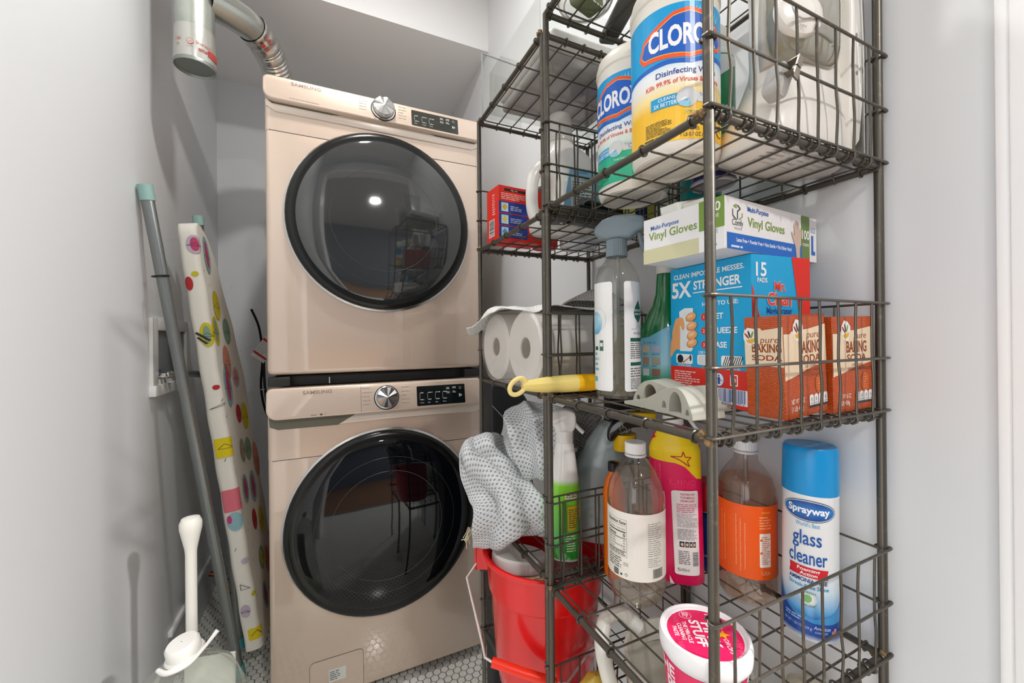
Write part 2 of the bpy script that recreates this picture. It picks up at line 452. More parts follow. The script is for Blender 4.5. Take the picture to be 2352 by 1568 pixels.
# hexagonal tile floor
def hex_floor():
    bm = bmesh.new(); p = 0.0268; r = (p - 0.0028) / math.sqrt(3); row = p * math.sqrt(3) / 2
    j = 0; y = -0.6
    while y < YB:
        x = -0.62 + (p / 2 if j % 2 else 0)
        while x < 0.9:
            top = [bm.verts.new((x + r * 0.93 * math.cos(R(30 + 60 * k)), y + r * 0.93 * math.sin(R(30 + 60 * k)), 0.0)) for k in range(6)]
            bot = [bm.verts.new((x + r * math.cos(R(30 + 60 * k)), y + r * math.sin(R(30 + 60 * k)), -0.0016)) for k in range(6)]
            bm.faces.new(top)
            for k in range(6): bm.faces.new((bot[k], bot[(k + 1) % 6], top[(k + 1) % 6], top[k]))
            x += p
        y += row; j += 1
    q = [bm.verts.new(c) for c in ((-0.7, -0.7, -0.0014), (0.95, -0.7, -0.0014), (0.95, YB + 0.1, -0.0014), (-0.7, YB + 0.1, -0.0014))]
    f = bm.faces.new(q); f.material_index = 1
    q = [bm.verts.new(c) for c in ((-3.2, -3.7, -0.003), (3.4, -3.7, -0.003), (3.4, -0.0, -0.003), (-3.2, -0.0, -0.003))]
    f = bm.faces.new(q); f.material_index = 2
    me = bpy.data.meshes.new('floor'); bm.to_mesh(me); bm.free()
    me.materials.append(mat('#ecece6', 0.16)); me.materials.append(mat('#6f716c', 0.8)); me.materials.append(mat('#8f6c52', 0.45))
    o = bpy.data.objects.new('floor', me); COL.objects.link(o); return struct(o)
hex_floor()

# ceiling lamps
for i, (lx, ly, lz, e, s) in enumerate(LAMPS):
    lab = ['round recessed white ceiling lamp inside the laundry closet', 'round recessed ceiling lamp beyond the doorway to the right',
           'round recessed ceiling lamp straight behind the doorway', 'round recessed ceiling lamp beyond the doorway to the left'][i]
    t = thing('ceiling_lamp', lab, 'lamp', (lx, ly, lz if lz > 2.7 else 2.645))
    MB().torus((0, 0, 0.0), (0, 0, 1), s / 2 + 0.012, 0.008, 32, 8).build('trim_ring', M_trim, t)
    MB().lathe([(0.001, 0.004), (s / 2, 0.004), (s / 2 + 0.005, 0.012), (0.001, 0.012)], n=28, cap0=False, cap1=False).build('lens', mat('#fff6e8', 0.5, emit=14), t)

# ================================================================== WASHER AND DRYER
def champagne():
    m = bpy.data.materials.new('champagne_metal'); m.use_nodes = True; b = m.node_tree.nodes['Principled BSDF']
    b.inputs['Base Color'].default_value = lin('#dac5b3'); b.inputs['Metallic'].default_value = 0.35; b.inputs['Roughness'].default_value = 0.38
    b.inputs['Coat Weight'].default_value = 1.0; b.inputs['Coat Roughness'].default_value = 0.035; b.inputs['Coat IOR'].default_value = 1.8
    return m
M_champ = champagne()
M_lite = mat('#e6d9cb', 0.3, metal=0.2, coat=0.6)
M_black = mat('#0c0d0e', 0.25); M_dark = mat('#1b1c1c', 0.5); M_chrome = mat('#d8d8d6', 0.16, metal=1.0)
M_glassblk = mat('#07090d', 0.04, ior=1.52); M_glasstop = mat('#2b2e2e', 0.05, ior=1.85)
M_under = mat('#a8aa9c', 0.4)
BX0, BX1, BYF, BYB = -0.160, 0.522, 1.400, 2.00


def appliance(name, label, z0, z1, pz0, pz1, doorc, doorr, seam, kind):
    t = thing(name, label, 'washing machine' if kind == 'w' else 'dryer', ((BX0 + BX1) / 2, BYF, z0))
    ox, oy, oz = (BX0 + BX1) / 2, BYF, z0
    W = (BX1 - BX0) / 2; H = z1 - z0
    L = lambda x, z: (x - ox, z - oz)
    b = MB(); b.box(-W, W, 0.0, BYB - BYF, 0.004, seam - oz + 0.028, 0.016, 3); b.build('body', M_champ, t)
    # upper fascia between seam and panel
    b = MB(); b.prism(rr2(-W - 0.0006, W + 0.0006, -0.0009, BYB - BYF - 0.01, 0.016, 4), seam - oz, pz1 - oz - 0.004, 'XY', 0.0008, 1); b.build('top_fascia', M_champ, t)
    MB().box(-W + 0.012, W - 0.012, -0.0003, 0.05, seam - oz - 0.0012, seam - oz + 0.0004).build('seam', M_dark, t)
    # control panel: rounded bar, leaning back a little
    poly = rr2(-W - 0.002, W + 0.002, 0, pz1 - pz0, (0.030, 0.026, 0.016, 0.016))
    b = MB(); b.prism(poly, -0.026, 0.03, 'XZ', 0.006, 3)
    for v in b.bm.verts: v.co.y += v.co.z * 0.16
    p = b.build('control_panel', M_champ, t, loc=(0, 0, pz0 - oz))
    # grip hollow below the panel: flat strips, its dark shade put into colour
    b = MB(); zz = pz0 - oz
    if kind == 'w':
        b.prism([(-W + 0.004, zz + 0.004), (-W + 0.006, zz - 0.022), (-W + 0.028, zz - 0.032), (-0.145, zz - 0.032), (-0.085, zz + 0.004)], -0.0035, 0.01, 'XZ', 0.001)
        b.mi = 1
        b.prism([(-0.085, zz + 0.004), (-0.145, zz - 0.030), (0.0, zz - 0.027), (0.19, zz - 0.027), (W - 0.03, zz - 0.030), (W - 0.002, zz - 0.020), (W - 0.002, zz + 0.004)], -0.006, 0.01, 'XZ', 0.002)
    else:
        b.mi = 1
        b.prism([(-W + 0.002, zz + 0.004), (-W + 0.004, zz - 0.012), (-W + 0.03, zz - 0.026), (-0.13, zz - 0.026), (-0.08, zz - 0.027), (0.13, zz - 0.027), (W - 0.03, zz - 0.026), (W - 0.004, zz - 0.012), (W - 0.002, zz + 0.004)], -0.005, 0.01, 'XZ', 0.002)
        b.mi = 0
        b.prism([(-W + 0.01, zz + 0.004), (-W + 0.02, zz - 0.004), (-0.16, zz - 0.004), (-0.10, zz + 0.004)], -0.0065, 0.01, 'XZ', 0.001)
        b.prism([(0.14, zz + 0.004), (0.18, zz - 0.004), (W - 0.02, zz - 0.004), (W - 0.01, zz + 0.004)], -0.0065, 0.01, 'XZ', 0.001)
    b.build('grip_recess_shading', [mat('#6d6a5c', 0.5), M_lite], t)
    # dial
    dx, dz, dr = (0.1805, 1.926, 0.034) if kind == 'd' else (0.182, 0.976, 0.034)
    lx, lz = L(dx, dz); yb = -0.026 + (dz - pz0) * 0.16
    b = MB(); n = 16
    b.lathe([(dr + 0.003, 0), (dr + 0.003, 0.004), (dr, 0.006), (dr, 0.022), (dr * 0.96, 0.025)], n=40, cap1=False)
    cv = b.bm.verts.new((0, 0, 0.029)); rim = [b.bm.verts.new((dr * 0.95 * math.cos(2 * PI * k / n), dr * 0.95 * math.sin(2 * PI * k / n), 0.0245 + (0.0013 if k % 2 else -0.0008))) for k in range(n)]
    for k in range(n): f = b.bm.faces.new((cv, rim[k], rim[(k + 1) % n]))
    d = b.build('dial', M_chrome, p, angle=12); d.location = (lx, yb + 0.002, lz - (pz0 - oz)); d.rotation_euler = (R(90 - 9), 0, 0)
    MB().lathe([(dr + 0.0005, -0.001), (dr + 0.006, -0.001), (dr + 0.006, 0.0028), (dr + 0.0005, 0.004)], n=40, cap0=False, cap1=False).build('dial_ring', M_dark, d)
    # display
    x0, x1, za, zb = (0.272, 0.436, 1.894, 1.950) if kind == 'd' else (0.281, 0.452, 0.940, 1.006)
    a = Art(); ax0, az0 = x0 - ox, za - pz0; ax1, az1 = x1 - ox, zb - pz0
    a.rect(ax0, az0, ax1, az1, mat('#12181a' if kind == 'w' else '#33352f', 0.12, ior=1.6), 2, 0.003)
    wh = '#c9cbc8'; sx = (ax1 - ax0); sz = az1 - az0
    for k in range(4 if kind == 'w' else 3):
        u = ax0 + sx * (0.06 + 0.155 * k)
        a.text(['Temp', 'Soil', 'Spin', 'Rinse'][k] if kind == 'w' else ['Dry', 'Temp', 'Time'][k], u, az0 + sz * 0.13, 0.0042, wh, 3, al='L')
        a.line([(u, az0 + sz * 0.32), (u, az0 + sz * 0.66)], 0.0007, wh, 3)
        a.micro(u + 0.002, az0 + sz * 0.62, u + 0.018, az0 + sz * 0.70, 1, wh, 3, k + 2); a.micro(u + 0.002, az0 + sz * 0.27, u + 0.016, az0 + sz * 0.35, 1, wh, 3, k + 9)
    for (fu, fv) in ((0.64, 0.82), (0.77, 0.84), (0.64, 0.60), (0.77, 0.62)):
        a.micro(ax0 + sx * fu - 0.006, az0 + sz * fv - 0.004, ax0 + sx * fu + 0.007, az0 + sz * fv + 0.004, 2, wh, 3, int(fu * 90 + fv * 9))
    cx, cz = ax0 + sx * 0.90, az0 + sz * 0.80
    a.ell(cx, cz, 0.0042, 0.0042, wh, 3); a.ell(cx, cz, 0.0032, 0.0032, mat('#12181a', 0.12, ior=1.6), 4)
    a.rect(cx - 0.005, az0 + sz * 0.34, cx - 0.001, az0 + sz * 0.50, wh, 3); a.poly([(cx + 0.001, az0 + sz * 0.34), (cx + 0.001, az0 + sz * 0.50), (cx + 0.006, az0 + sz * 0.42)], wh, 3)
    pf = lambda u, v, h: (u, -0.026 - h + v * 0.16, v)
    a.build('display', p, pf)
    # lettering
    a = Art(); g = '#9a8a7c'
    lt = -0.273 if kind == 'd' else -0.25
    a.text('SAMSUNG', lt + 0.045, (pz1 - pz0) - 0.022, 0.0105, g, 1, w=0.082 if kind == 'd' else 0.082, bold=0.02)
    if kind == 'w':
        a.text('Steam', -0.215, 0.006, 0.005, '#5c534b', 1); a.ell(-0.195, 0.0085, 0.004, 0.003, '#5c534b', 1); a.rect(-0.187, 0.006, -0.181, 0.012, '#b5a79b', 1)
        a.line([(-0.0785, 0.004), (-0.0785, pz1 - pz0 - 0.004)], 0.0014, '#8f7f70', 1)
        rows = [0.078, 0.064, 0.051, 0.038, 0.026]
    else:
        a.micro(lt, 0.010, lt + 0.082, 0.0145, 1, g, 1, 4); rows = [0.066, 0.056, 0.046, 0.036, 0.026]
    for i, v in enumerate(rows):
        a.micro(lx - 0.075, v, lx - 0.05 + 0.006 * (i % 2), v + 0.004, 1, g, 1, i + 3); a.micro(lx + 0.048, v - 0.003, lx + 0.076, v + 0.001, 1, g, 1, i + 13)
    a.build('panel_lettering', p, pf)
    # door
    cx, cz = L(doorc[0], doorc[1]); r = doorr
    b = MB(); b.lathe([(r + 0.006, 0.0), (r + 0.006, 0.006), (r, 0.010)], n=72, cap0=False, cap1=False)
    bz = b.build('door_bezel', M_chrome, t); bz.location = (cx, 0.002, cz); bz.rotation_euler = (R(90), 0, 0)
    g = M_glassblk if kind == 'w' else M_glasstop
    b = MB(); b.lathe([(r, 0.0), (r, 0.016), (r - 0.006, 0.024), (r - 0.018, 0.027), (r - 0.03, 0.027)], n=72, cap1=False, cap0=False)
    d = b.build('door', mat('#121413', 0.22), t); d.location = (cx, 0, cz); d.rotation_euler = (R(90), 0, 0)
    b = MB(); q = r - 0.029
    b.lathe([(q, 0.0265), (q * 0.985, 0.0285), (q * 0.9, 0.034), (q * 0.75, 0.041), (q * 0.55, 0.047), (q * 0.35, 0.0505), (q * 0.15, 0.052), (0.001, 0.0522)], n=72, cap0=False, cap1=True)
    b.build('door_glass', g, d)
    b = MB(); b.torus((0, 0, 0.0445), (0, 0, 1), q * 0.64, 0.0006, 64, 4); b.torus((0, 0, 0.0385), (0, 0, 1), q * 0.80, 0.0005, 64, 4)
    b.build('glass_ring', mat('#4c504e', 0.3), d)
    return t


dryer = appliance('dryer', 'champagne front-loading dryer stacked on top of the washing machine', 1.058, 1.966, 1.885, 1.963, (0.181, 1.556), 0.290, 1.803, 'd')
washer = appliance('washing_machine', 'champagne front-loading washing machine standing on the tiled floor', 0.028, 1.026, 0.930, 1.024, (0.181, 0.565), 0.303, 0.805, 'w')
# washer extras
ox, oz = (BX0 + BX1) / 2, 0.028
a = Art(); x0, x1, z0, z1 = -0.055 - ox, 0.104 - ox, 0.03 - oz + 0.01, 0.163 - oz
a.poly(rr2(x0, x1, z0, z1, 0.014), '#7b6b5b', 1); a.poly(rr2(x0 + 0.0016, x1 - 0.0016, z0 + 0.0016, z1 - 0.0016, 0.0125), M_champ, 3)
a.rect(x0 + 0.055, z0 + 0.045, x0 + 0.105, z0 + 0.085, '#dfe2dc', 5, 0.002); a.micro(x0 + 0.058, z0 + 0.05, x0 + 0.088, z0 + 0.08, 5, '#777777', 6, 3)
a.build('filter_cover', washer, on_negY(0.0))
for sx in (-0.29, 0.29):
    for yy in (0.08, 0.5): MB().lathe([(0.022, -0.027), (0.022, -0.012), (0.012, -0.010), (0.012, 0.006)], (sx, yy, 0)).build('foot', M_dark, washer)
# stacking kit between the machines
t = thing('stacking_kit', 'black bracket strip between the stacked dryer and washer', 'bracket', (ox, BYF + 0.01, 1.026))
MB().box(-0.325, 0.325, 0.02, 0.55, 0.0, 0.032, 0.003).build('spacer', M_dark, t)
for sx in (-1, 1): MB().box(sx * 0.31 - 0.03, sx * 0.31 + 0.03, -0.004, 0.03, 0.002, 0.031, 0.003).build('bracket', mat('#3a3a38', 0.4, metal=0.5), t)
MB().lathe([(0.003, 0), (0.003, 0.02)], (-0.17, 0.005, 0.004), n=10).build('screw', M_chrome, t)

# ================================================================== VENT DUCT
M_galv = worn_metal('galvanised_steel', '#b4bab0', '#c9cec6', 0.85, 0.34, 12, (0.35, 0.65))
M_foil = mat('#cfcdc8', 0.2, metal=0.95, bump=(70, 0.8)); M_foiltape = mat('#c9c9c2', 0.28, metal=0.7, bump=(25, 0.4))
px, py = -0.356, 1.53
t = thing('vent_duct', 'galvanised metal dryer duct with a foil hose, hanging down beside the soffit', 'duct', (px, py, 2.0))
MB().lathe([(0.050, 0.045), (0.050, 0.75)], n=40, cap0=False, cap1=False).build('duct_pipe', M_galv, t)
MB().lathe([(0.0515, 0.012), (0.0535, 0.02), (0.052, 0.10), (0.0515, 0.115)], n=40, cap0=False, cap1=False).build('foil_tape', M_foiltape, t)
MB().lathe([(0.001, 0.012), (0.047, 0.012), (0.0525, 0.006), (0.0535, 0.014), (0.052, 0.02)], n=40, cap0=False, cap1=False).build('end_cap', mat('#9aa09a', 0.4, metal=0.8), t)
a = Art(); rd = '#c8514a'
a.ell(-0.012, 0.058, 0.009, 0.009, rd, 1); a.ell(-0.012, 0.058, 0.0078, 0.0078, M_foiltape, 2); a.text('UL', -0.012, 0.054, 0.007, rd, 3); a.text('LISTED', -0.012, 0.042, 0.0035, rd, 3)
a.text('100', -0.044, 0.06, 0.008, rd, 3); a.text('X', -0.046, 0.045, 0.007, rd, 3); a.text('Shurtape', 0.022, 0.056, 0.009, rd, 3, w=0.04)
a.rect(0.034, 0.032, 0.075, 0.052, mat('#b5423c', 0.4), 2); a.micro(0.008, 0.036, 0.033, 0.046, 2, rd, 3)
a.build('tape_print', t, on_cyl(0.0535, facing(px, py) ), step=0.006, base=0.0008)
# branch and hose
c0 = Vector((px, py, 2.262)); path = [Vector(p) for p in ((px + 0.02, py + 0.0, 2.235), (-0.262, 1.605, 2.255), (-0.222, 1.66, 2.262), (-0.182, 1.75, 2.245), (-0.152, 1.87, 2.19), (-0.138, 2.00, 2.09), (-0.13, 2.085, 1.93), (-0.13, 2.10, 1.72))]
loc = lambda pts: [Vector(p) - Vector((px, py, 2.0)) for p in pts]
sp = spline(loc(path), 14)
n = len(sp); k0 = int(n * 0.30)
MB().tube(sp[:k0], 0.048, 32, caps=False).build('branch_pipe', mat('#b9bcb6', 0.22, metal=0.95), t)
MB().tube(sp[k0 - 2:k0 + 16], 0.05, 28, caps=False, rs=[0.0505 + 0.002 * math.sin(i * 1.3) for i in range(18)]).build('tape_wrap', M_foil, t)
b = MB(); fine = spline(loc(path), 60); fi = fine[int(len(fine) * 0.40):]
b.tube(fi, 0.05, 36, caps=False, rs=[0.0495 + 0.0018 * math.sin(i * 2 * PI / 7.0) for i in range(len(fi))]); b.build('flexible_hose', M_foil, t, angle=80)
a = Art(); a.rect(-0.02, 0.0, -0.004, 0.014, rd, 1); a.rect(0.004, -0.004, 0.012, 0.012, rd, 1); a.micro(-0.03, -0.03, 0.01, -0.012, 3, rd, 1)
pc = sp[k0 + 4]; dirc = (Vector((0, 0, 1.17)) - (pc + Vector((px, py, 2.0)))).normalized(); tg = (sp[k0 + 6] - sp[k0 + 2]).normalized(); sd = tg.cross(dirc).normalized(); out = sd.cross(tg).normalized()
if out.dot(dirc) < 0: out = -out
def wrap_hose(u, v, h):
    an = v / 0.053; rr_ = 0.0545 + h; q = pc + tg * u
    return q + out * (rr_ * math.cos(an)) + sd * (rr_ * math.sin(an))
a.build('tape_print', t, wrap_hose, stepv=0.006)

# ================================================================== IRONING BOARD
# board stands on its end between the left wall and the machines: pad face towards +X, narrow edge towards the camera
t = thing('ironing_board', 'folded ironing board with a patterned white cover, standing upright beside the machines', 'ironing board', (-0.235, 1.62, 0.06))
org = Vector((-0.235, 1.62, 0.06))
bot = Vector((-0.232, 1.615, 0.115)) - org; top = Vector((-0.410, 1.615, 1.555)) - org
axis = (top - bot); LEN = axis.length; ax = axis.normalized()
wd = Vector((0.034, 0.30, 0.0)); wd = (wd - ax * wd.dot(ax)).normalized(); nrm = wd.cross(ax).normalized()
if nrm.x < 0: nrm = -nrm
BW, TH = 0.275, 0.054
def bp(s, u, h): return bot + ax * s + wd * u + nrm * h     # s along, u across, h out of the face
def halfw(s):
    f = s / LEN
    if f < 0.55: w_ = 1.0
    else: w_ = 1 - 0.62 * ((f - 0.55) / 0.45) ** 1.6
    if f > 0.965: w_ *= math.sqrt(max(0.02, 1 - ((f - 0.965) / 0.0355) ** 2))
    if f < 0.03: w_ *= 0.9 + 0.1 * f / 0.03
    return w_
b = MB(); rows = []
NS = 120
for i in range(NS + 1):
    s = LEN * i / NS; w_ = BW * halfw(s); sec = rr2(0, w_, -TH / 2, TH / 2, min(0.0165, w_ * 0.4), 5)
    fo = s / LEN; uo = 0.0 if fo < 0.97 else 0.030 * (1 - math.sqrt(max(0, 1 - ((fo - 0.97) / 0.0301) ** 2)))
    rows.append([bp(s, u + uo, h + 0.0012 * math.sin(s * 37 + u * 20)) for u, h in sec] )
rows = [r + [r[0]] for r in rows]
b.grid(rows)
b.bm.faces.new([b.bm.verts.new(p) for p in rows[0][:-1]]); b.bm.faces.new([b.bm.verts.new(p) for p in reversed(rows[-1][:-1])])
bmesh.ops.remove_doubles(b.bm, verts=b.bm.verts, dist=1e-5)
cover = b.build('cover', mat('#e4e2d8', 0.85), t, angle=60)
a = Art(); RC = 0.016
# print runs round the camera-side edge: u<0 on the edge strip, u>0 on the face
cols = dict(p='#b8426a', y='#c9b92a', g='#7f9c84', r='#b32d34', o='#cf8a76', t='#86aeb5', k='#2e2f2c', l='#b9aebf')
rnd = random.Random(11)
def spot(u, s, ru, rs, c, inner=None, dec=True):
    a.ell(u, s, ru, rs, mat(cols[c], 0.85), 1)
    if inner: a.ell(u, s, ru * 0.5, rs * 0.75, mat(cols[inner], 0.85), 2)
    if dec: a.line([(u - ru * 0.9, s - rs * 0.1), (u, s + rs * 0.15), (u + ru * 0.9, s - rs * 0.2), (u - ru * 0.9, s - rs * 0.1)], 0.0012, mat('#3a3b38', 0.8), 3)
T_ = LEN
for (u, s, ru, rs, c, inn) in ((0.045, T_ - 0.10, 0.022, 0.075, 't', 'p'), (0.06, T_ - 0.27, 0.026, 0.06, 'y', None), (0.12, T_ - 0.36, 0.03, 0.055, 'g', None), (0.02, T_ - 0.36, 0.024, 0.06, 'y', 'g'),
        (0.075, T_ - 0.47, 0.03, 0.07, 'o', None), (0.05, T_ - 0.55, 0.03, 0.085, 't', 'p'), (0.14, T_ - 0.53, 0.03, 0.045, 'l', 'o'), (0.11, T_ - 0.66, 0.022, 0.04, 'r', None), (0.17, T_ - 0.68, 0.032, 0.06, 'y', None),
        (0.09, T_ - 0.79, 0.022, 0.05, 'g', 'o'), (0.15, T_ - 0.80, 0.03, 0.05, 'g', None), (0.06, T_ - 0.92, 0.026, 0.06, 't', 'p'), (0.22, T_ - 0.86, 0.03, 0.08, 'o', None), (0.14, T_ - 0.94, 0.03, 0.07, 't', 'p'), (0.1, T_ - 1.05, 0.022, 0.045, 'r', None),
        (0.17, T_ - 1.08, 0.026, 0.06, 'y', None), (0.24, T_ - 1.1, 0.03, 0.06, 'g', None), (0.11, T_ - 1.2, 0.026, 0.05, 'g', 'y'), (0.17, T_ - 1.24, 0.026, 0.06, 'o', None), (0.09, T_ - 1.33, 0.022, 0.06, 't', 'p'), (0.25, T_ - 0.6, 0.03, 0.07, 'p', None), (0.28, T_ - 0.95, 0.03, 0.07, 'y', None)):
    if u + ru < BW * halfw(s) - 0.01: spot(u, s, ru * 1.1, rs * 0.85, c, inn)
for (u, s, ru, rs, c, inn, dec) in ((-0.012, T_ - 0.075, 0.016, 0.03, 'l', 'p', True), (-0.02, T_ - 0.17, 0.007, 0.008, 'y', None, False), (-0.034, T_ - 0.20, 0.008, 0.022, 'r', None, False), (-0.016, T_ - 0.37, 0.014, 0.04, 'y', 'g', True),
        (-0.015, T_ - 0.545, 0.007, 0.008, 'r', None, False), (-0.013, T_ - 1.14, 0.008, 0.010, 'l', None, False), (-0.006, T_ - 1.26, 0.006, 0.008, 'y', None, False), (-0.028, T_ - 1.31, 0.010, 0.022, 'l', None, True)):
    spot(u, s, ru, rs, c, inn, dec)
yl = mat('#dcc81e', 0.85)
a.rect(-0.036, T_ - 0.78, 0.002, T_ - 0.715, yl, 1, 0.004); a.line([(-0.03, T_ - 0.75), (-0.016, T_ - 0.735), (0.0, T_ - 0.752), (-0.03, T_ - 0.75)], 0.0014, cols['k'], 2)
a.rect(-0.038, T_ - 0.965, 0.002, T_ - 0.89, mat('#d9717f', 0.85), 1, 0.004); a.ell(-0.02, T_ - 1.0, 0.016, 0.032, mat('#8fb7c0', 0.85), 1); a.ell(-0.03, T_ - 0.99, 0.005, 0.014, mat('#c43f78', 0.85), 2)
a.rect(-0.030, T_ - 1.415, 0.002, T_ - 1.375, yl, 1, 0.004); a.line([(-0.024, T_ - 1.40), (-0.012, T_ - 1.385), (-0.003, T_ - 1.405)], 0.0014, cols['k'], 2)
a.line([(-0.036, T_ - 0.36), (-0.024, T_ - 0.375), (-0.012, T_ - 0.39)], 0.006, cols['k'], 4); a.line([(-0.034, T_ - 0.376), (-0.018, T_ - 0.40)], 0.005, cols['k'], 4)
a.line([(-0.034, T_ - 0.615), (-0.004, T_ - 0.60), (-0.004, T_ - 0.607), (-0.034, T_ - 0.615)], 0.0012, cols['k'], 2)
a.line([(-0.03, T_ - 1.215), (-0.012, T_ - 1.235), (-0.03, T_ - 1.235), (-0.03, T_ - 1.215)], 0.0012, cols['k'], 2)
for k in range(60):
    u, s = rnd.uniform(-0.03, 0.25), rnd.uniform(0.1, T_ - 0.15); a.line([(u, s), (u + 0.004, s + 0.010)], 0.0012, cols['k'], 1)
def wrap_board(u, v, h):
    # u=0 at the face edge of the rounded corner; negative runs round the camera-side rim
    q = -u
    if u >= 0: return bp(v, u + 0.0165, TH / 2 + h + 0.0012)
    r_ = 0.0165; qa = r_ * PI / 2; fl_ = TH - 2 * r_; hh = h + 0.0012
    if q < qa: an = q / r_; return bp(v, r_ - (r_ + hh) * math.sin(an), fl_ / 2 + (r_ + hh) * math.cos(an))
    if q < qa + fl_: return bp(v, -hh, fl_ / 2 - (q - qa))
    an = PI / 2 + (q - qa - fl_) / r_; return bp(v, r_ - (r_ + hh) * math.sin(an), -fl_ / 2 + (r_ + hh) * math.cos(an))
a.it = [([(x * 1.45 if x < 0 else x, y) for x, y in vs], fs, mi, L_) for vs, fs, mi, L_ in a.it]
a.build('cover_print', cover, wrap_board, step=0.004, stepv=0.02)
# legs and feet
M_leg = mat('#8d9291', 0.32, metal=0.8)
def bar(p0, p1, w1, w2, name, m, par, n=14):
    b = MB(); p0, p1 = Vector(p0), Vector(p1); d = (p1 - p0).normalized(); s = d.cross(Vector((0.3, 1, 0))).normalized(); q = d.cross(s)
    A = []
    for p in (p0, p1):
        A.append([b.bm.verts.new(p + s * (w1 * math.cos(2 * PI * k / n)) + q * (w2 * math.sin(2 * PI * k / n))) for k in range(n)])
    for k in range(n): b.bm.faces.new((A[0][k], A[0][(k + 1) % n], A[1][(k + 1) % n], A[1][k]))
    b.bm.faces.new(A[0]); b.bm.faces.new(A[1]); return b.build(name, m, par)
l0 = Vector((-0.462, 1.48, 1.602)) - org; l1 = Vector((-0.279, 1.65, 0.03)) - org; dd = (l1 - l0).normalized()
lg = bar(l0, l1, 0.0165, 0.012, 'leg', M_leg, t)
bar(l0 - dd * 0.014, l0 + dd * 0.03, 0.019, 0.015, 'foot_cap', mat('#8fb3ad', 0.5), lg); bar(l1 - dd * 0.03, l1 + dd * 0.016, 0.019, 0.015, 'foot_cap', mat('#4fa9ac', 0.5), lg)
m0 = Vector((-0.392, 1.70, 1.585)) - org; m1 = Vector((-0.30, 1.80, 0.03)) - org; ddm = (m1 - m0).normalized()
lg = bar(m0, m1, 0.014, 0.011, 'leg', M_leg, t); bar(m0 - ddm * 0.012, m0 + ddm * 0.02, 0.017, 0.014, 'foot_cap', mat('#8fb3ad', 0.5), lg); bar(m1 - ddm * 0.03, m1 + ddm * 0.01, 0.017, 0.014, 'foot_cap', mat('#4fa9ac', 0.5), lg)
MB().torus(Vector((-0.436, 1.50, 1.36)) - org, dd, 0.019, 0.003).build('pivot_ring', M_black, t)
# ================================================================== SUPPLY BOX, HOSES, CABLE
M_wh = mat('#e3e4e2', 0.35)
t = thing('supply_box', 'white recessed washer supply box in the left wall with valves', 'wall box', (XL, 1.70, 1.12))
b = MB(); y0, y1, z0, z1 = -0.135, 0.235, -0.115, 0.122
for q in ((y0, y0 + 0.045, z0, z1), (y1 - 0.045, y1, z0, z1), (y0 + 0.045, y1 - 0.045, z1 - 0.038, z1), (y0 + 0.045, y1 - 0.045, z0, z0 + 0.045)):
    b.box(0.0, 0.010, q[0], q[1], q[2], q[3], 0.0015)
b.box(0.0, 0.018, y0 - 0.006, y1, z0 - 0.004, z0 + 0.028, 0.002)
b.build('frame', M_wh, t)
b = MB(); b.box(0.0, 0.0015, y0 + 0.04, y1 - 0.04, z0 + 0.04, z1 - 0.03); b.build('box_interior', mat('#7e8284', 0.6), t)
b = MB(); b.box(0.001, 0.006, -0.09, -0.055, -0.052, -0.040, 0.001); b.build('blue_tag', mat('#14457e', 0.4), t)
b = MB()
for yy in (-0.075, -0.045): b.tube([(0.002, yy, -0.058), (0.03, yy, -0.058), (0.034, yy + 0.01, -0.060)], 0.009, 10); b.torus((0.028, yy, -0.058), (1, 0, 0), 0.009, 0.003)
b.build('valve', M_chrome, t)
t = thing('water_hose', 'braided steel water hoses running from the supply box behind the ironing board', 'hose', (XL + 0.035, 1.65, 1.06))
for k, dz in enumerate((0, -0.012)):
    MB().tube(spline([(0, 0.0, dz), (0.03, 0.06, dz + 0.004), (0.06, 0.16, dz - 0.02), (0.09, 0.32, dz - 0.10), (0.10, 0.50, dz - 0.30), (0.10, 0.55, -0.6)], 10), 0.0058, 10).build('hose', mat('#9b9d9b', 0.4, metal=0.7, bump=(400, 0.6)), t)
t = thing('cable_bundle', 'black power cable hanging behind the ironing board', 'cable', (-0.30, 2.0, 1.3))
MB().tube(spline([(0.02, -0.02, 0.0), (0.045, 0.0, -0.08), (0.055, 0.01, -0.20), (0.05, 0.0, -0.34), (0.075, 0.01, -0.46), (0.13, 0.04, -0.50), (0.20, 0.07, -0.505)], 10), 0.0048, 8).build('cord', M_black, t)
MB().tube(spline([(0.06, 0.0, -0.20), (0.065, 0.01, -0.36), (0.10, 0.0, -0.60), (0.15, 0.03, -0.80), (0.18, 0.07, -1.1)], 10), 0.0055, 8).build('cord', mat('#2c2e2c', 0.5), t)
MB().torus((0.053, 0.005, -0.34), (0, 0, 1), 0.009, 0.002).build('cable_tie', M_wh, t)
t = thing('care_tag', 'white folded paper tag with red stripes hanging by the cable', 'tag', (-0.232, 1.96, 1.13), (R(8), R(38), R(-14)))
MB().box(-0.03, 0.03, -0.0006, 0.0006, -0.05, 0.05).build('tag_paper', mat('#dcdcdc', 0.5), t)
a = Art(); a.rect(-0.03, 0.03, 0.03, 0.042, '#b23a33', 1); a.rect(-0.03, -0.035, 0.03, -0.025, '#b23a33', 1); a.micro(-0.026, -0.02, 0.026, 0.026, 6, '#b7b7b7', 1); a.build('tag_print', t, on_negY(-0.0006))

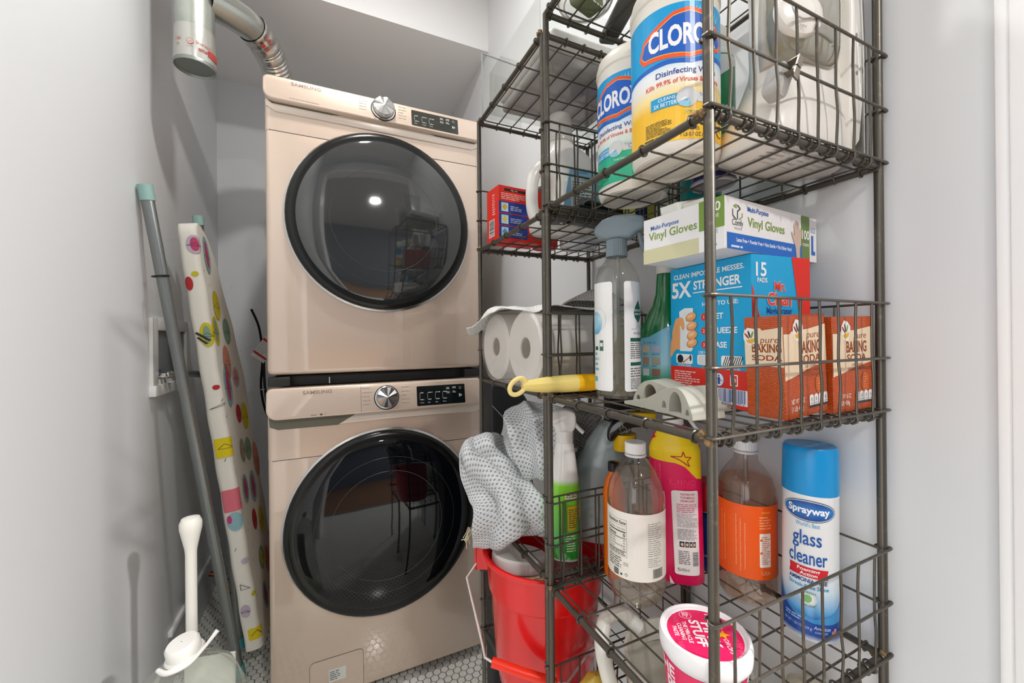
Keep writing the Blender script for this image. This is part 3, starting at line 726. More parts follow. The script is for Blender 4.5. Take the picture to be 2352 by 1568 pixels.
# ================================================================== FLOOR PIPES, PLUNGER, JUG
t = thing('floor_valve', 'copper and brass pipe stubs with a yellow valve handle near the floor', 'valve', (XL + 0.06, 2.18, 0.0))
b = MB(); b.tube([(0.0, 0.0, 0.02), (0.0, 0.0, 0.12), (-0.05, 0.0, 0.14)], 0.011, 12); b.tube([(0.03, 0.02, 0.02), (0.03, 0.02, 0.17)], 0.010, 12); b.tube([(0.03, 0.02, 0.10), (0.09, 0.0, 0.10)], 0.010, 12); b.build('pipe', mat('#8a5a3c', 0.35, metal=0.8), t)
b = MB(); b.torus((0.03, 0.02, 0.09), (0, 0, 1), 0.012, 0.005); b.torus((0.0, 0.0, 0.07), (0, 0, 1), 0.013, 0.005); b.build('fitting', mat('#a08a5a', 0.35, metal=0.8), t)
MB().tube(spline([(0.03, -0.03, 0.075), (0.06, -0.05, 0.068), (0.11, -0.03, 0.08), (0.13, -0.02, 0.10)], 6), 0.012, 12).build('handle', mat('#dd9a10', 0.4), t)
MB().box(-0.012, 0.0, -0.012, 0.012, 0.10, 0.21, 0.003).build('blue_handle', mat('#1b4f93', 0.4), t)
b = MB(); b.tube([(0.06, 0.03, 0.12), (0.085, 0.02, 0.15)], 0.008, 10); b.build('red_lever', mat('#a8202a', 0.4), t)
struct(MB().box(XL, XL + 0.012, 1.70, 2.40, 0.18, 0.20, 0.002).build('trim_3', M_trim))

t = thing('plunger', 'white plastic plunger with a round knob handle standing behind the clear jug', 'plunger', (-0.297, 1.2, 0.0))
MB().lathe([(0.0135, 0.10), (0.0115, 0.13), (0.0115, 0.66), (0.0125, 0.672), (0.018, 0.70), (0.0225, 0.722), (0.0225, 0.736), (0.018, 0.746), (0.006, 0.750)], n=28).build('handle', mat('#e8e6dd', 0.3, coat=0.3), t)
MB().lathe([(0.060, 0.0), (0.065, 0.03), (0.05, 0.07), (0.022, 0.10), (0.018, 0.12)], n=32).build('cup', mat('#dcdad2', 0.4), t)

t = thing('clear_jug', 'large clear plastic jug with a white lid and strap on the floor', 'jug', (-0.263, 1.015, 0.012))
jp = [(0.08, 0.002), (0.10, 0.02), (0.106, 0.06), (0.106, 0.38), (0.101, 0.43), (0.082, 0.475), (0.055, 0.500), (0.034, 0.512), (0.026, 0.518), (0.025, 0.53)]
MB().lathe(jp, n=44, cap1=False).build('jug_body', clear('#eceee9', 0.04, 1.6, 0.10), t)
b = MB(); b.box(-0.045, 0.055, 0.086, 0.092, 0.15, 0.455, 0.002); bb = b.build('jug_label', mat('#d9dbd2', 0.5), t); bb.rotation_euler = (0, 0, R(-12))
b = MB(); b.lathe([(0.028, 0.0), (0.029, 0.003), (0.0285, 0.020), (0.025, 0.0245), (0.001, 0.025)], n=36, cap1=False); o = b.build('lid', mat('#ecebe6', 0.35), t); o.location = (0, 0, 0.531); o.rotation_euler = (R(6), R(-10), 0)
b = MB(); st = [(-0.042, -0.010, -0.008), (-0.022, -0.029, -0.008), (0.012, -0.033, -0.004), (0.038, -0.022, 0.008), (0.062, -0.008, 0.024)]; b.tube(spline(st, 8), 0.006, 10, rs=[0.0042 + 0.001 * math.sin(i * 0.2) for i in range(33)])
b.torus((0, 0, -0.003), (0, 0, 1), 0.0295, 0.004, 28); b.build('strap', mat('#ecebe6', 0.35), o)
# ================================================================== WIRE RACKS
M_rod = worn_metal('bronzed_steel', '#5a564e', '#7b705f', 0.62, 0.36, 90, (0.6, 0.78))
M_rust = worn_metal('rusty_weld', '#9c7f58', '#66503a', 0.3, 0.7, 200, (0.4, 0.6))
XF, RW, RD = 0.35, 0.325, 0.322
PR = 0.0053
def rack(label, y0, zs, seed):
    t = thing('wire_rack', label, 'wire rack', (XF, y0, 0)); rnd = random.Random(seed)
    top = zs[-1]
    for (x, y) in ((0, 0), (RW, 0), (0, RD), (RW, RD)):
        MB().lathe([(PR + 0.001, 0.0), (PR + 0.001, 0.01), (PR, 0.012), (PR, top)], (x, y, 0), n=18).build('post', M_rod, t)
    for k, z in enumerate(zs):
        b = MB()
        for p0, p1 in (((0, 0), (RW, 0)), ((0, RD), (RW, RD)), ((0, 0), (0, RD)), ((RW, 0), (RW, RD))):
            d = (Vector((p1[0], p1[1], 0)) - Vector((p0[0], p0[1], 0))).normalized() * 0.004
            b.tube([(p0[0] + d.x, p0[1] + d.y, z), (p1[0] - d.x, p1[1] - d.y, z)], 0.0047, 16)
        shelf = b.build('shelf', M_rod, t)
        b = MB(); wr = 0.0014; up = 0.0052
        xs = [0.010 + 0.0381 * i for i in range(9)]; ys = [0.020 + 0.0715 * i for i in range(5)]
        ys[-1] = RD - 0.016
        for x in xs:
            j = rnd.uniform(-0.002, 0.002)
            b.tube([(x, 0.003, z + 0.0058), (x, 0.014, z + up - 0.001), (x + j, RD / 2, z + up - 0.0015 + rnd.uniform(-0.001, 0.0005)), (x, RD - 0.014, z + up - 0.001), (x, RD - 0.003, z + 0.0058)], wr, 8)
            for y in (0.0, RD): b.torus((x, y, z), (1, 0, 0), PR + 0.0011, 0.00125, 12, 6)
        for y in ys:
            b.tube([(0.003, y, z + 0.0056), (0.014, y, z + up - 0.0035), (RW / 2, y + rnd.uniform(-0.002, 0.002), z + up - 0.0040), (RW - 0.014, y, z + up - 0.0035), (RW - 0.003, y, z + 0.0056)], wr, 8)
            for x in (0.0, RW): b.torus((x, y, z), (0, 1, 0), PR + 0.0011, 0.00125, 12, 6)
        b.build('wire_grid', M_rod, shelf)
        # basket sides: two ends and the back
        for side in (('near', 'far', 'back') if k < len(zs) - 1 else ()):
            b = MB(); rr_ = 0.0017
            hs = (0.004, 0.0735, 0.146)
            for q, h in enumerate(hs):
                if side == 'back':
                    if q == 0: continue
                    xx = RW - 0.0072; b.tube([(xx, 0, z + h), (xx, RD, z + h)], rr_, 8)
                    continue
                yy = -0.0074 if side == 'near' else RD + (0.0074 if y0 < 0.5 and False else -0.0074)
                s = -1
                path = [(-0.0075, 0.0, z + h), (-0.0072, yy * 0.55 if side == 'near' else RD - 0.004, z + h), (-0.003, yy, z + h), (0.03, yy, z + h), (RW / 2, yy + rnd.uniform(-0.001, 0.001), z + h), (RW - 0.03, yy, z + h), (RW + 0.004, yy, z + h), (RW + 0.0076, (yy * 0.5) if side == 'near' else RD - 0.004, z + h)]
                if side == 'far': path[0] = (-0.0075, RD, z + h)
                b.tube(spline(path, 4), rr_, 8)
                cy = 0 if side == 'near' else RD
                for cx in (0, RW): b.torus((cx, cy, z + h), (0, 0, 1), PR + 0.0019, 0.0015, 14, 6, arc=PI * 1.25, a0=rnd.uniform(-0.3, 0.3) + (PI if side == 'near' else 0))
            if side == 'back':
                for i in range(4):
                    y = 0.05 + 0.0715 * i; xx = RW - 0.0068
                    b.tube([(RW - 0.001, y, z - 0.006), (xx, y, z + 0.004), (xx, y, z + 0.146)], 0.0014, 8)
            else:
                yy = -0.0052 if side == 'near' else RD - 0.0052
                yo = -0.0066 if side == 'near' else RD - 0.0044
                for i in range(8):
                    x = 0.022 + 0.0381 * i; j = rnd.uniform(-0.0014, 0.0014)
                    b.tube(spline([(x, yy + (0.004), z - 0.0075), (x, yo - 0.001, z - 0.003), (x, yo, z + 0.008), (x + j, yo - (0.0012 if side == 'near' else 0), z + 0.045), (x - j * 0.6, yo, z + 0.0735), (x + j * 0.8, yo, z + 0.115), (x + rnd.uniform(-0.0015, 0.0015), yo, z + 0.146)], 4), 0.0016, 8)
                    b.torus((x, 0 if side == 'near' else RD, z), (1, 0, 0), PR + 0.0015, 0.0013, 12, 6)
            b.build('basket_side', M_rod, shelf)
        for (x, y) in ((0, 0), (0, RD), (RW, 0)):
            b = MB()
            for q in range(5 if (x, y) == (0, 0) and k == 2 else 2):
                sc = 0.004 if not (k == 2 and (x, y) == (0, 0)) else 0.0048
                c = Vector((x - 0.002 + rnd.uniform(-0.004, 0.004), y + (0.004 if y == 0 else -0.004) + rnd.uniform(-0.005, 0.006), z + 0.002 + rnd.uniform(-0.004, 0.005)))
                g = bmesh.ops.create_icosphere(b.bm, subdivisions=2, radius=sc)
                for v in g['verts']: v.co = c + v.co * (1 + 0.35 * noise.noise(v.co * 500 + c * 90))
            b.build('weld', M_rust, shelf)
    return t
ZR = [0.41, 0.738, 1.0645, 1.3935, 1.728]; ZL = [0.45, 0.745, 1.0665, 1.3860, 1.701]
rack('bronze wire rack nearest the doorway, full of cleaning bottles', 0.281, ZR, 4)
rack('bronze wire rack next to the stacked machines, with the red bucket in it', 0.6145, ZL, 9)
# ================================================================== THINGS ON THE RACKS
WH = mat('#e9e7e1', 0.35); PW = mat('#e8e8e8', 0.3)
def bottle_r(prof):
    def f(v):
        for (r0, z0), (r1, z1) in zip(prof, prof[1:]):
            if z0 <= v <= z1: return r0 + (r1 - r0) * ((v - z0) / max(z1 - z0, 1e-6))
        return prof[-1][0]
    return f
def sring(b, r0, r1, z0, z1, teeth=36, d=0.0008):
    pr = [(r0, z0), (r0, z0 + 0.001), (r1, z1 - 0.001), (r1 - 0.0015, z1), (0.001, z1)]
    b.lathe(pr, n=teeth * 2, cap1=False, fn=lambda x, y, z: ((x, y) if z > z1 - 0.0008 else (lambda k: (x * k, y * k))(1 - d / r0 * (int(round((math.atan2(y, x) % (2 * PI)) / (PI / teeth))) % 2))))
    return b

# ---------- shelf 2 (z 1.3935): wipes canisters, spray cans, steam iron
def wipes(x, y, label, small_col, lemon, face):
    z = 1.3995; t = thing('wipes_canister', label, 'canister', (x, y, z), group=None); r = 0.0565
    MB().lathe([(0.001, 0.004), (r * 0.80, 0.004), (r * 0.86, 0.0), (r * 0.94, 0.001), (r, 0.010), (r, 0.200), (r * 0.985, 0.206)], n=56, cap0=False).build('canister_body', mat('#e6e2d8', 0.35, sss=0.0), t)
    MB().lathe([(r * 1.0, 0.204), (r * 1.03, 0.206), (r * 1.03, 0.214), (r * 0.97, 0.226), (r * 0.80, 0.236), (r * 0.5, 0.241), (0.001, 0.242)], n=56, cap1=False).build('lid', mat('#e4e1d6', 0.4), t)
    a = Art(); L = on_cyl(r, face); W = r * PI * 0.93
    blue, dk, org, yl = mat('#0aa0dc', 0.3), mat('#0f5ec2', 0.3), mat('#f4572a', 0.3), mat('#f7c93a', 0.3)
    z0, z1 = 0.015, 0.186
    a.rect(-W, z0, W, z1, ramp_mat([(z0, small_col), (z0 + 0.045, small_col), (z0 + 0.062, '#f7e3a0' if lemon else '#d9ede6'), (z0 + 0.08, '#f0efee'), (0.105, '#e9f1f5'), (0.125, '#9ed4ee'), (z1, '#9ed4ee')], 0.3), 0)
    a.poly([(-W, 0.108), (-0.02, 0.112), (0.008, 0.109), (0.03, 0.115), (W, 0.118), (W, z1), (-W, z1)], mat('#1b62c4', 0.3), 1)
    a.poly([(-W, 0.113), (-0.02, 0.118), (0.008, 0.114), (0.03, 0.121), (W, 0.124), (W, z1), (-W, z1)], blue, 2)
    # light rays above the emblem
    for k in range(13):
        u = -0.006 + k * 0.0042; a.poly([(u - 0.0016, 0.172 - abs(k - 6) * 0.0012), (u + 0.0016, 0.172 - abs(k - 6) * 0.0012), (u + (k - 6) * 0.0008, 0.183 - abs(k - 7) * 0.0012)], mat('#8ed6f2', 0.3), 3)
    def chev(g): return [(x_ * 1.10, 0.1475 + (z_ - 0.145) * 1.32) for x_, z_ in [(-0.050 - g, 0.136 - g * 0.2), (-0.046 - g * 0.4, 0.146 + g), (-0.012, 0.162 + g), (0.006, 0.1645 + g), (0.022, 0.161 + g), (0.043 + g * 0.4, 0.148 + g), (0.048 + g, 0.139), (0.044 + g * 0.6, 0.1345 - g * 0.6), (0.006, 0.1255 - g), (-0.012, 0.1275 - g), (-0.046 - g * 0.4, 0.1315 - g)]]
    a.poly(chev(0.0045), org, 4); a.poly(chev(0.0008), yl, 5); a.poly(chev(0.0), dk, 6)
    a.text('CLOROX', -0.001, 0.1335, 0.0255, mat('#f4f4f4', 0.3), 7, w=0.087, bold=0.035)
    a.text('Disinfecting Wipes', 0.004, 0.098, 0.0072, '#27459a', 3, w=0.078, bold=0.01); a.text('Kills 99.9% of Viruses & Bacteria', 0.0, 0.087, 0.006, '#d8492c', 3, w=0.098, bold=0.012)
    a.poly([(-0.042, 0.0585), (-0.008, 0.0585), (-0.008, 0.0735), (-0.042, 0.0735)], mat('#159fd6', 0.3), 3); a.text('CLEANS', -0.022, 0.0675, 0.0042, '#eef7fb', 4, bold=0.01); a.text('3X BETTER', -0.024, 0.0605, 0.0050, '#eef7fb', 4, bold=0.015, w=0.028)
    a.ell(0.002, 0.067, 0.0125, 0.0125, mat('#d3d6d8', 0.4), 5); a.poly([(-0.009, 0.061), (0.004, 0.066), (0.007, 0.0555), (0.0, 0.0545), (-0.006, 0.057)], mat('#8ecbe6', 0.4), 6); a.poly([(-0.008, 0.064), (0.0, 0.0675), (0.004, 0.061)], mat('#eceeef', 0.4), 6)
    a.rect(0.014, 0.061, 0.044, 0.073, mat('#d9dde0', 0.3), 3, 0.002); a.text('TripleWave', 0.029, 0.068, 0.0042, '#5c68a8', 4, w=0.024); a.text('Texture', 0.030, 0.0625, 0.0042, '#5c68a8', 4, w=0.016)
    a.rect(-0.002, 0.047, 0.024, 0.052, mat('#f2d25a' if lemon else '#35b98d', 0.3), 3); a.text('Crisp Lemon' if lemon else 'Fresh Scent', 0.010, 0.0482, 0.0030, '#5c5a20' if lemon else '#e8f6f0', 4)
    a.poly([(0.024, 0.047), (0.030, 0.049), (0.028, 0.055), (0.025, 0.054)], mat('#7cbf3f', 0.3), 4)
    if lemon:
        a.text('75', 0.009, 0.033, 0.011, '#38321c', 3, bold=0.0); a.text('WIPES', 0.009, 0.026, 0.004, '#38321c', 3); a.text('1 LB 0.7 OZ (474 g)', 0.014, 0.0185, 0.0048, '#38321c', 3, w=0.04)
        a.ell(0.052, 0.034, 0.010, 0.012, mat('#5c4a18', 0.3), 3); a.ell(0.052, 0.034, 0.0088, 0.0108, yl, 4); a.text('fl', 0.052, 0.028, 0.010, '#5c4a18', 5)
    a.micro(-0.05, 0.026, -0.016, 0.044, 9, '#6e622c' if lemon else '#2a8d6c', 3, 5); a.micro(-0.052, 0.017, -0.010, 0.025, 2, '#4c431e' if lemon else '#227a5c', 3, 8)
    a.build('label', t, L, step=0.006)
    return t
wipes(0.440, 0.4075, 'large disinfecting wipes canister with a yellow lower label on the upper shelf', '#f6c22c', True, facing(0.44, 0.4075) + 13)
wipes(0.4715, 0.527, 'disinfecting wipes canister with a mint green lower label, behind the yellow one', '#1fb48e', False, facing(0.4715, 0.527) - 29)

def spray_can(x, y, z, r, H, label, body, name='spray_can', capf=None):
    t = thing(name, label, 'spray can', (x, y, z))
    MB().lathe([(r * 0.82, 0.003), (r * 0.93, 0.0), (r, 0.003), (r, 0.006), (r * 0.97, 0.008), (r * 0.97, H * 0.78), (r * 0.93, H * 0.81), (r * 0.7, H * 0.86), (r * 0.55, H * 0.885)], n=40).build('can_body', body, t)
    return t
t = spray_can(0.545, 0.431, 1.3995, 0.0325, 0.235, 'green and purple spray can with a white shoulder, behind the front post', ramp_mat([(0, '#d4d4d4'), (0.006, '#2b1f6a'), (0.040, '#2b1f6a'), (0.041, '#1c8a55'), (0.185, '#1c8a55'), (0.186, '#e4e4e4'), (0.24, '#e4e4e4')], 0.3))
MB().lathe([(0.024, 0.200), (0.024, 0.23), (0.018, 0.238), (0.001, 0.239)], n=32, cap1=False).build('cap', WH, t)
a = Art(); a.poly([(-0.05, 0.180), (-0.01, 0.140), (0.05, 0.180), (0.05, 0.183), (-0.05, 0.183)], mat('#e4e4e4', 0.3), 1); a.micro(0.0, 0.082, 0.040, 0.11, 5, '#cfe6d8', 2, 3); a.micro(0.0, 0.012, 0.03, 0.034, 6, '#b9b4dd', 2, 4); a.rect(0.022, 0.042, 0.034, 0.075, mat('#e5e5e5', 0.3), 2); a.bars(0.024, 0.044, 0.032, 0.073, '#222222', 3, 2, horiz=True); a.ell(0.012, 0.06, 0.006, 0.006, mat('#7cc7a0', 0.3), 2)
a.build('label', t, on_cyl(0.0315, facing(.545, .431) + 5), step=0.006)
t = spray_can(0.600, 0.500, 1.3995, 0.034, 0.20, 'teal spray can standing half hidden behind the steam iron', mat('#149a9e', 0.3)); MB().lathe([(0.022, 0.172), (0.022, 0.2), (0.001, 0.202)], n=28, cap1=False).build('cap', WH, t)
a = Art(); a.rect(-0.012, 0.012, 0.016, 0.03, mat('#e3c7a4', 0.4), 1, 0.004); a.build('label', t, on_cyl(0.033, facing(.6, .5)), step=0.006)

# steam iron standing on its heel
t = thing('steam_iron', 'white steam iron with a grey see-through tank standing on its heel', 'iron', (0.566, 0.338, 1.4))
IW = mat('#e9e6df', 0.28, coat=0.3); IG = mat('#bdb5ab', 0.4)
hp = spline([(-0.098, -0.012, 0), (-0.075, -0.046, 0), (-0.01, -0.053, 0), (0.055, -0.046, 0), (0.094, -0.018, 0), (0.096, 0.012, 0), (0.055, 0.046, 0), (-0.01, 0.053, 0), (-0.078, 0.042, 0)], 6, closed=True)
poly = [(p.x, p.y) for p in hp]
def loft(b, secs):
    rows = [[b.bm.verts.new(p) for p in s] for s in secs]; n = len(rows[0]); fs = []
    for A, B in zip(rows, rows[1:]):
        for k in range(n): fs.append(b.bm.faces.new((A[k], A[(k + 1) % n], B[(k + 1) % n], B[k])))
    fs.append(b.bm.faces.new(list(reversed(rows[0])))); fs.append(b.bm.faces.new(rows[-1])); b._tag(fs)
def sec(z, cx, cy, fx, fy): return [(cx + (x - 0) * fx, cy + y * fy, z) for x, y in poly]
b = MB(); loft(b, [sec(0.0, 0, 0, 0.96, 0.94), sec(0.004, 0, 0, 1.0, 1.0), sec(0.014, 0.0, 0, 1.0, 1.0), sec(0.040, 0.004, 0, 0.94, 0.98), sec(0.065, 0.014, 0, 0.84, 0.93), sec(0.095, 0.021, 0, 0.74, 0.86), sec(0.125, 0.027, 0, 0.68, 0.76), sec(0.20, 0.034, 0, 0.60, 0.66), sec(0.28, 0.045, 0, 0.40, 0.42)])
b.build('heel_body', IW, t, angle=50)
def tk(z, k, kx=1.0): return [(-0.010 + x_ * 0.66 * kx, -0.034 + y_ * 0.42 * k, z) for x_, y_ in poly]
b = MB(); loft(b, [tk(0.106, 0.55, 0.3), tk(0.110, 0.80, 0.62), tk(0.120, 0.93, 0.86), tk(0.135, 1.0, 0.98), tk(0.19, 1.0, 1.05), tk(0.24, 0.86, 1.0), tk(0.30, 0.5, 0.8)])
b.build('water_tank', mat('#8e8b7c', 0.08, coat=1.0), t, angle=60)
b = MB(); b.tube(spline([(-0.022, 0, 0.070), (-0.030, 0, 0.10), (-0.030, 0.004, 0.15), (-0.028, 0.004, 0.21), (-0.04, 0, 0.26), (0.02, 0, 0.275)], 8), 0.019, 20, rs=[0.026 - 0.006 * min(1, i / 14) for i in range(41)]); b.build('handle', IW, t)
b = MB(); b.tube(spline([(-0.044, -0.010, 0.110), (-0.043, -0.008, 0.15), (-0.040, -0.008, 0.21)], 8), 0.012, 12); b.build('handle_grip', IG, t)
b = MB(); b.lathe([(0.001, 0), (0.028, 0.0), (0.030, 0.004), (0.029, 0.010), (0.024, 0.013), (0.001, 0.0145)], n=36, cap0=False, cap1=False); d = b.build('steam_dial', IW, t); d.location = (-0.052, -0.0445, 0.150); d.rotation_euler = (R(84), 0, R(-18))
a = Art()
for k in range(6): a.text('NYLON SILK WOOL COTTON LINEN MAX'.split()[k], 0.0225 * math.cos(R(150 - 50 * k)), 0.0225 * math.sin(R(150 - 50 * k)), 0.003, '#6d6d6a', 1, rot=60 - 50 * k)
a.ell(0, 0, 0.015, 0.015, mat('#cfcdc6', 0.4), 1); a.ell(0, 0, 0.0142, 0.0142, IW, 2); a.build('dial_marks', d, on_top(0.0142))
poly2 = [(0.070, 0.012), (0.088, 0.03), (0.096, 0.08), (0.096, 0.15), (0.092, 0.22), (0.080, 0.29), (0.066, 0.33), (0.054, 0.33), (0.064, 0.28), (0.070, 0.20), (0.068, 0.12), (0.066, 0.06)]
MB().prism(poly2, -0.047, 0.046, 'XZ', 0.004).build('skirt', IW, t, angle=50)
MB().prism([(0.097, 0.012), (0.1015, 0.014), (0.1005, 0.15), (0.096, 0.24), (0.084, 0.30), (0.07, 0.335), (0.066, 0.333), (0.080, 0.29), (0.092, 0.22), (0.0965, 0.15)], -0.048, 0.048, 'XZ', 0.001).build('soleplate', M_chrome, t)
a = Art(); gr = '#8b8b88'
a.text('ANTI CALC', 0.018, 0.128, 0.0070, '#e6e6e0', 1, w=0.034, slope=0.35); a.build('tank_print', t, lambda u, v, h: (u, -0.0578 - h + max(0, 0.137 - v) * 0.25 + (u + 0.010) ** 2 * 4, v), step=0.004)
a = Art()
for k, (s, v) in enumerate((('COTTON', 0.27), ('WOOL', 0.22), ('LINEN', 0.165), ('SELF CLEAN', 0.115))): a.text(s, 0.086 - (0.006 if k == 0 else 0), v, 0.0026, gr, 1, rot=-90, w=0.018); a.ell(0.0795 - (0.006 if k == 0 else 0), v + 0.003, 0.0022, 0.003, gr, 1)
a.build('skirt_print', t, on_negY(-0.0472))
a = Art()
for k, s in enumerate(('SYNTHETICS', 'SILK / WOOL', 'COTTON')): a.text(s, -0.045 + 0.042 * k, -0.012, 0.0045, gr, 1, w=0.030)
for k, s in enumerate(('FIBRAS SINTETICAS', 'SEDA / LANA', 'ALGODON')): a.text(s, -0.045 + 0.042 * k, -0.022, 0.0040, gr, 1, w=0.034)
for k, s in enumerate(('FIBRE SINTETICHE', 'SETE / LANA', 'COTONE')): a.text(s, -0.045 + 0.042 * k, -0.031, 0.0040, gr, 1, w=0.034)
a.line([(-0.05, 0.001), (-0.02, 0.001)], 0.0006, gr); a.line([(-0.005, 0.001), (0.02, 0.001)], 0.0006, gr); a.ell(-0.055, 0.001, 0.001, 0.001, gr); a.ell(0.03, 0.001, 0.001, 0.001, gr)
a.build('heel_print', t, lambda u, v, h: (u, v + 0.004, -h))
# plug pushed against the heel
t2 = thing('power_plug', 'light grey two-prong power plug hanging against the steam iron', 'plug', (0.474, 0.288, 1.462), (R(0), R(24), R(0)))
MB().prism(rr2(-0.012, 0.012, -0.024, 0.018, 0.009), -0.008, 0.010, 'XZ', 0.003).build('plug_body', mat('#bdbdba', 0.35), t2)
b = MB()
for dz in (-0.0005, 0.0155): b.box(-0.0045, 0.0035, -0.0205, -0.007, dz, dz + 0.0015) ; b.box(-0.0045, 0.0035, -0.0215, -0.0195, dz - 0.012, dz + 0.002)
b.build('prong', mat('#8d8478', 0.3, metal=0.9), t2, smooth=False)

# ---------- shelf 3 (z 1.0645)
Z3 = 1.0645 + 0.0066
# clear spray bottle with grey trigger and white label
x, y = 0.440, 0.532; fa = facing(x, y)
t = thing('spray_bottle', 'clear spray bottle with a grey trigger head and white label with a green leaf', 'spray bottle', (x, y, Z3)); r = 0.0365
prof = [(0.024, 0.003), (r * 0.9, 0.0), (r, 0.006), (r, 0.186), (r * 0.97, 0.196), (r * 0.82, 0.211), (r * 0.58, 0.222), (0.0155, 0.229), (0.0145, 0.236)]
MB().lathe(prof, n=44, cap1=False).build('bottle_body', clear('#f7f8f5', 0.02, 1.6, 0.02), t)
MB().lathe([(0.022, 0.006), (r * 0.93, 0.005), (r * 0.95, 0.012), (r * 0.95, 0.135), (0.001, 0.135)], n=40, cap1=False).build('liquid', clear('#f1f0ea', 0.03, 0.5, 0.22, '#d2cfbf'), t)
MB().tube([(0, 0, 0.02), (0.003, 0, 0.236)], 0.0028, 8).build('dip_tube', clear('#dfe2e0', 0.1, 1.0, 0.25), t)
b = MB(); sring(b, 0.0175, 0.0165, 0.2305, 0.259); b.build('collar', mat('#7d8d95', 0.4), t)
hd = MB(); hp_ = [(-0.036, 0.272), (-0.034, 0.281), (-0.022, 0.2925), (-0.002, 0.2985), (0.024, 0.2985), (0.042, 0.293), (0.047, 0.283), (0.044, 0.272), (0.030, 0.266), (0.022, 0.2585), (-0.014, 0.2585), (-0.026, 0.262)]
hd.prism([(a_, c_) for a_, c_ in hp_], -0.0135, 0.0135, 'XZ', 0.006, 3); h = hd.build('trigger_head', mat('#7b8b94', 0.35), t, angle=70); h.rotation_euler = (0, 0, R(fa + 90 - 4))
MB().tube(spline([(0.036, 0, 0.268), (0.040, 0, 0.25), (0.046, 0, 0.235)], 5), 0.004, 8).build('trigger', mat('#6d7c85', 0.4), h)
a = Art(); gm = '#14604a'
for (u0, u1) in ((-0.052, -0.006), (0.012, 0.062)): a.rect(u0, 0.012, u1, 0.186, mat('#ecedec', 0.4), 0, 0.004)
leaf = lambda cx, cy, k: [(cx + sx * k, cy + sy * k) for sx, sy in ((0, 0.019), (0.004, 0.013), (0.009, 0.006), (0.0108, -0.002), (0.009, -0.009), (0.004, -0.014), (0.0, -0.018), (-0.004, -0.014), (-0.009, -0.009), (-0.0108, -0.002), (-0.009, 0.006), (-0.004, 0.013))]
a.poly(leaf(0.040, 0.138, 1.0), gm, 1); a.text('Seventh', 0.0400, 0.1385, 0.0052, '#f4f4f2', 2, w=0.0195, bold=0.01); a.text('GENERATION', 0.0400, 0.1330, 0.0030, '#f4f4f2', 2, w=0.0185, bold=0.02)
a.line([(0.024, 0.1105), (0.033, 0.1105), (0.0395, 0.117), (0.046, 0.1105), (0.055, 0.1105)], 0.0005, '#5a6660', 1)
a.text('SAFE FOR CLEANING', 0.043, 0.102, 0.0036, '#4a5650', 1, w=0.03); a.rect(0.022, 0.0905, 0.062, 0.0965, gm, 1); a.micro(0.022, 0.063, 0.060, 0.0895, 8, '#6a6f6c', 1, 3); a.rect(0.022, 0.0525, 0.062, 0.058, gm, 1); a.micro(0.022, 0.034, 0.06, 0.050, 4, '#6a6f6c', 1, 7); a.micro(0.022, 0.015, 0.045, 0.033, 7, '#6a6f6c', 1, 8); a.bars(0.048, 0.020, 0.053, 0.036, '#333333', 1, 3, horiz=True)
sk = ramp_mat([(0.10, '#2f9fd0'), (0.128, '#bfe2ee'), (0.15, '#3aa5d2')], 0.3); a.ell(-0.034, 0.127, 0.0175, 0.019, '#c9d3d4', 1); a.ell(-0.034, 0.127, 0.0170, 0.0185, mat('#ecedec', 0.4), 2); a.ell(-0.040, 0.121, 0.0165, 0.0185, sk, 3); a.ell(-0.040, 0.121, 0.008, 0.010, '#9fd3e6', 4)
a.rect(-0.044, 0.077, -0.034, 0.083, gm, 1); a.rect(-0.030, 0.076, -0.022, 0.093, '#3c6d5c', 1); a.rect(-0.029, 0.083, -0.023, 0.089, '#e8e8e8', 2); a.micro(-0.046, 0.042, -0.032, 0.075, 4, '#79b9cf', 1, 2); a.rect(-0.050, 0.026, -0.036, 0.034, '#4db1d3', 1)
a.build('label', t, on_cyl(r, fa - 2), step=0.004)

# glove box on the melamine pad box
GZ = 1.2775
t = thing('glove_box', 'white vinyl gloves box with green and blue print lying on the blue box', 'box', (0.446, 0.337, GZ), R(4.5))
gl, gd, gh = 0.226, 0.128, 0.0655
b = MB(); b.box(0, gl, 0, gd, 0, gh, 0.0008); b.build('carton', mat('#e9e9ea', 0.45), t, smooth=False)
b = MB(); b.mi = 0
fl = b.box(0.004, 0.05, 0.070, 0.1, gh, gh + 0.018, 0.001, rot=Matrix.Rotation(R(-14), 4, 'Y').to_3x3()); b.build('open_flap', mat('#dfe3dc', 0.5), t, smooth=False)
b = MB(); b.box(0.010, 0.055, 0.035, 0.068, gh, gh + 0.010, 0.003); b.build('glove_tip', mat('#d6d2c8', 0.6), t)
GB, GG, GO = '#1b4f97', '#6f9040', '#7c9a3c'
a = Art()
a.poly([(0.004, 0.0205), (0.183, 0.0215), (0.183, 0.0), (0.004, 0.0)], mat('#1667c2', 0.4), 1)
a.text('Latex Free + Powder Free + Non Sterile + Fits Either Hand', 0.088, 0.0105, 0.0050, '#eef4fa', 2, w=0.130, bold=0.02); a.micro(0.012, 0.0015, 0.05, 0.0065, 1, '#d8e6f5', 2, 2)
a.text('Multi-Purpose', 0.072, 0.0515, 0.0068, '#1d5fae', 1, w=0.048, bold=0.015); a.text('Vinyl Gloves', 0.092, 0.0325, 0.0125, GO, 1, w=0.088, bold=0.012)
a.text('Comfy', 0.0262, 0.0305, 0.0082, '#3f4440', 1, w=0.023); a.text('PACKAGE', 0.027, 0.0255, 0.0028, '#8c908c', 1, w=0.016)
c1, c2 = '#2c3a34', '#85a03c'; cx, cz = 0.0260, 0.0475
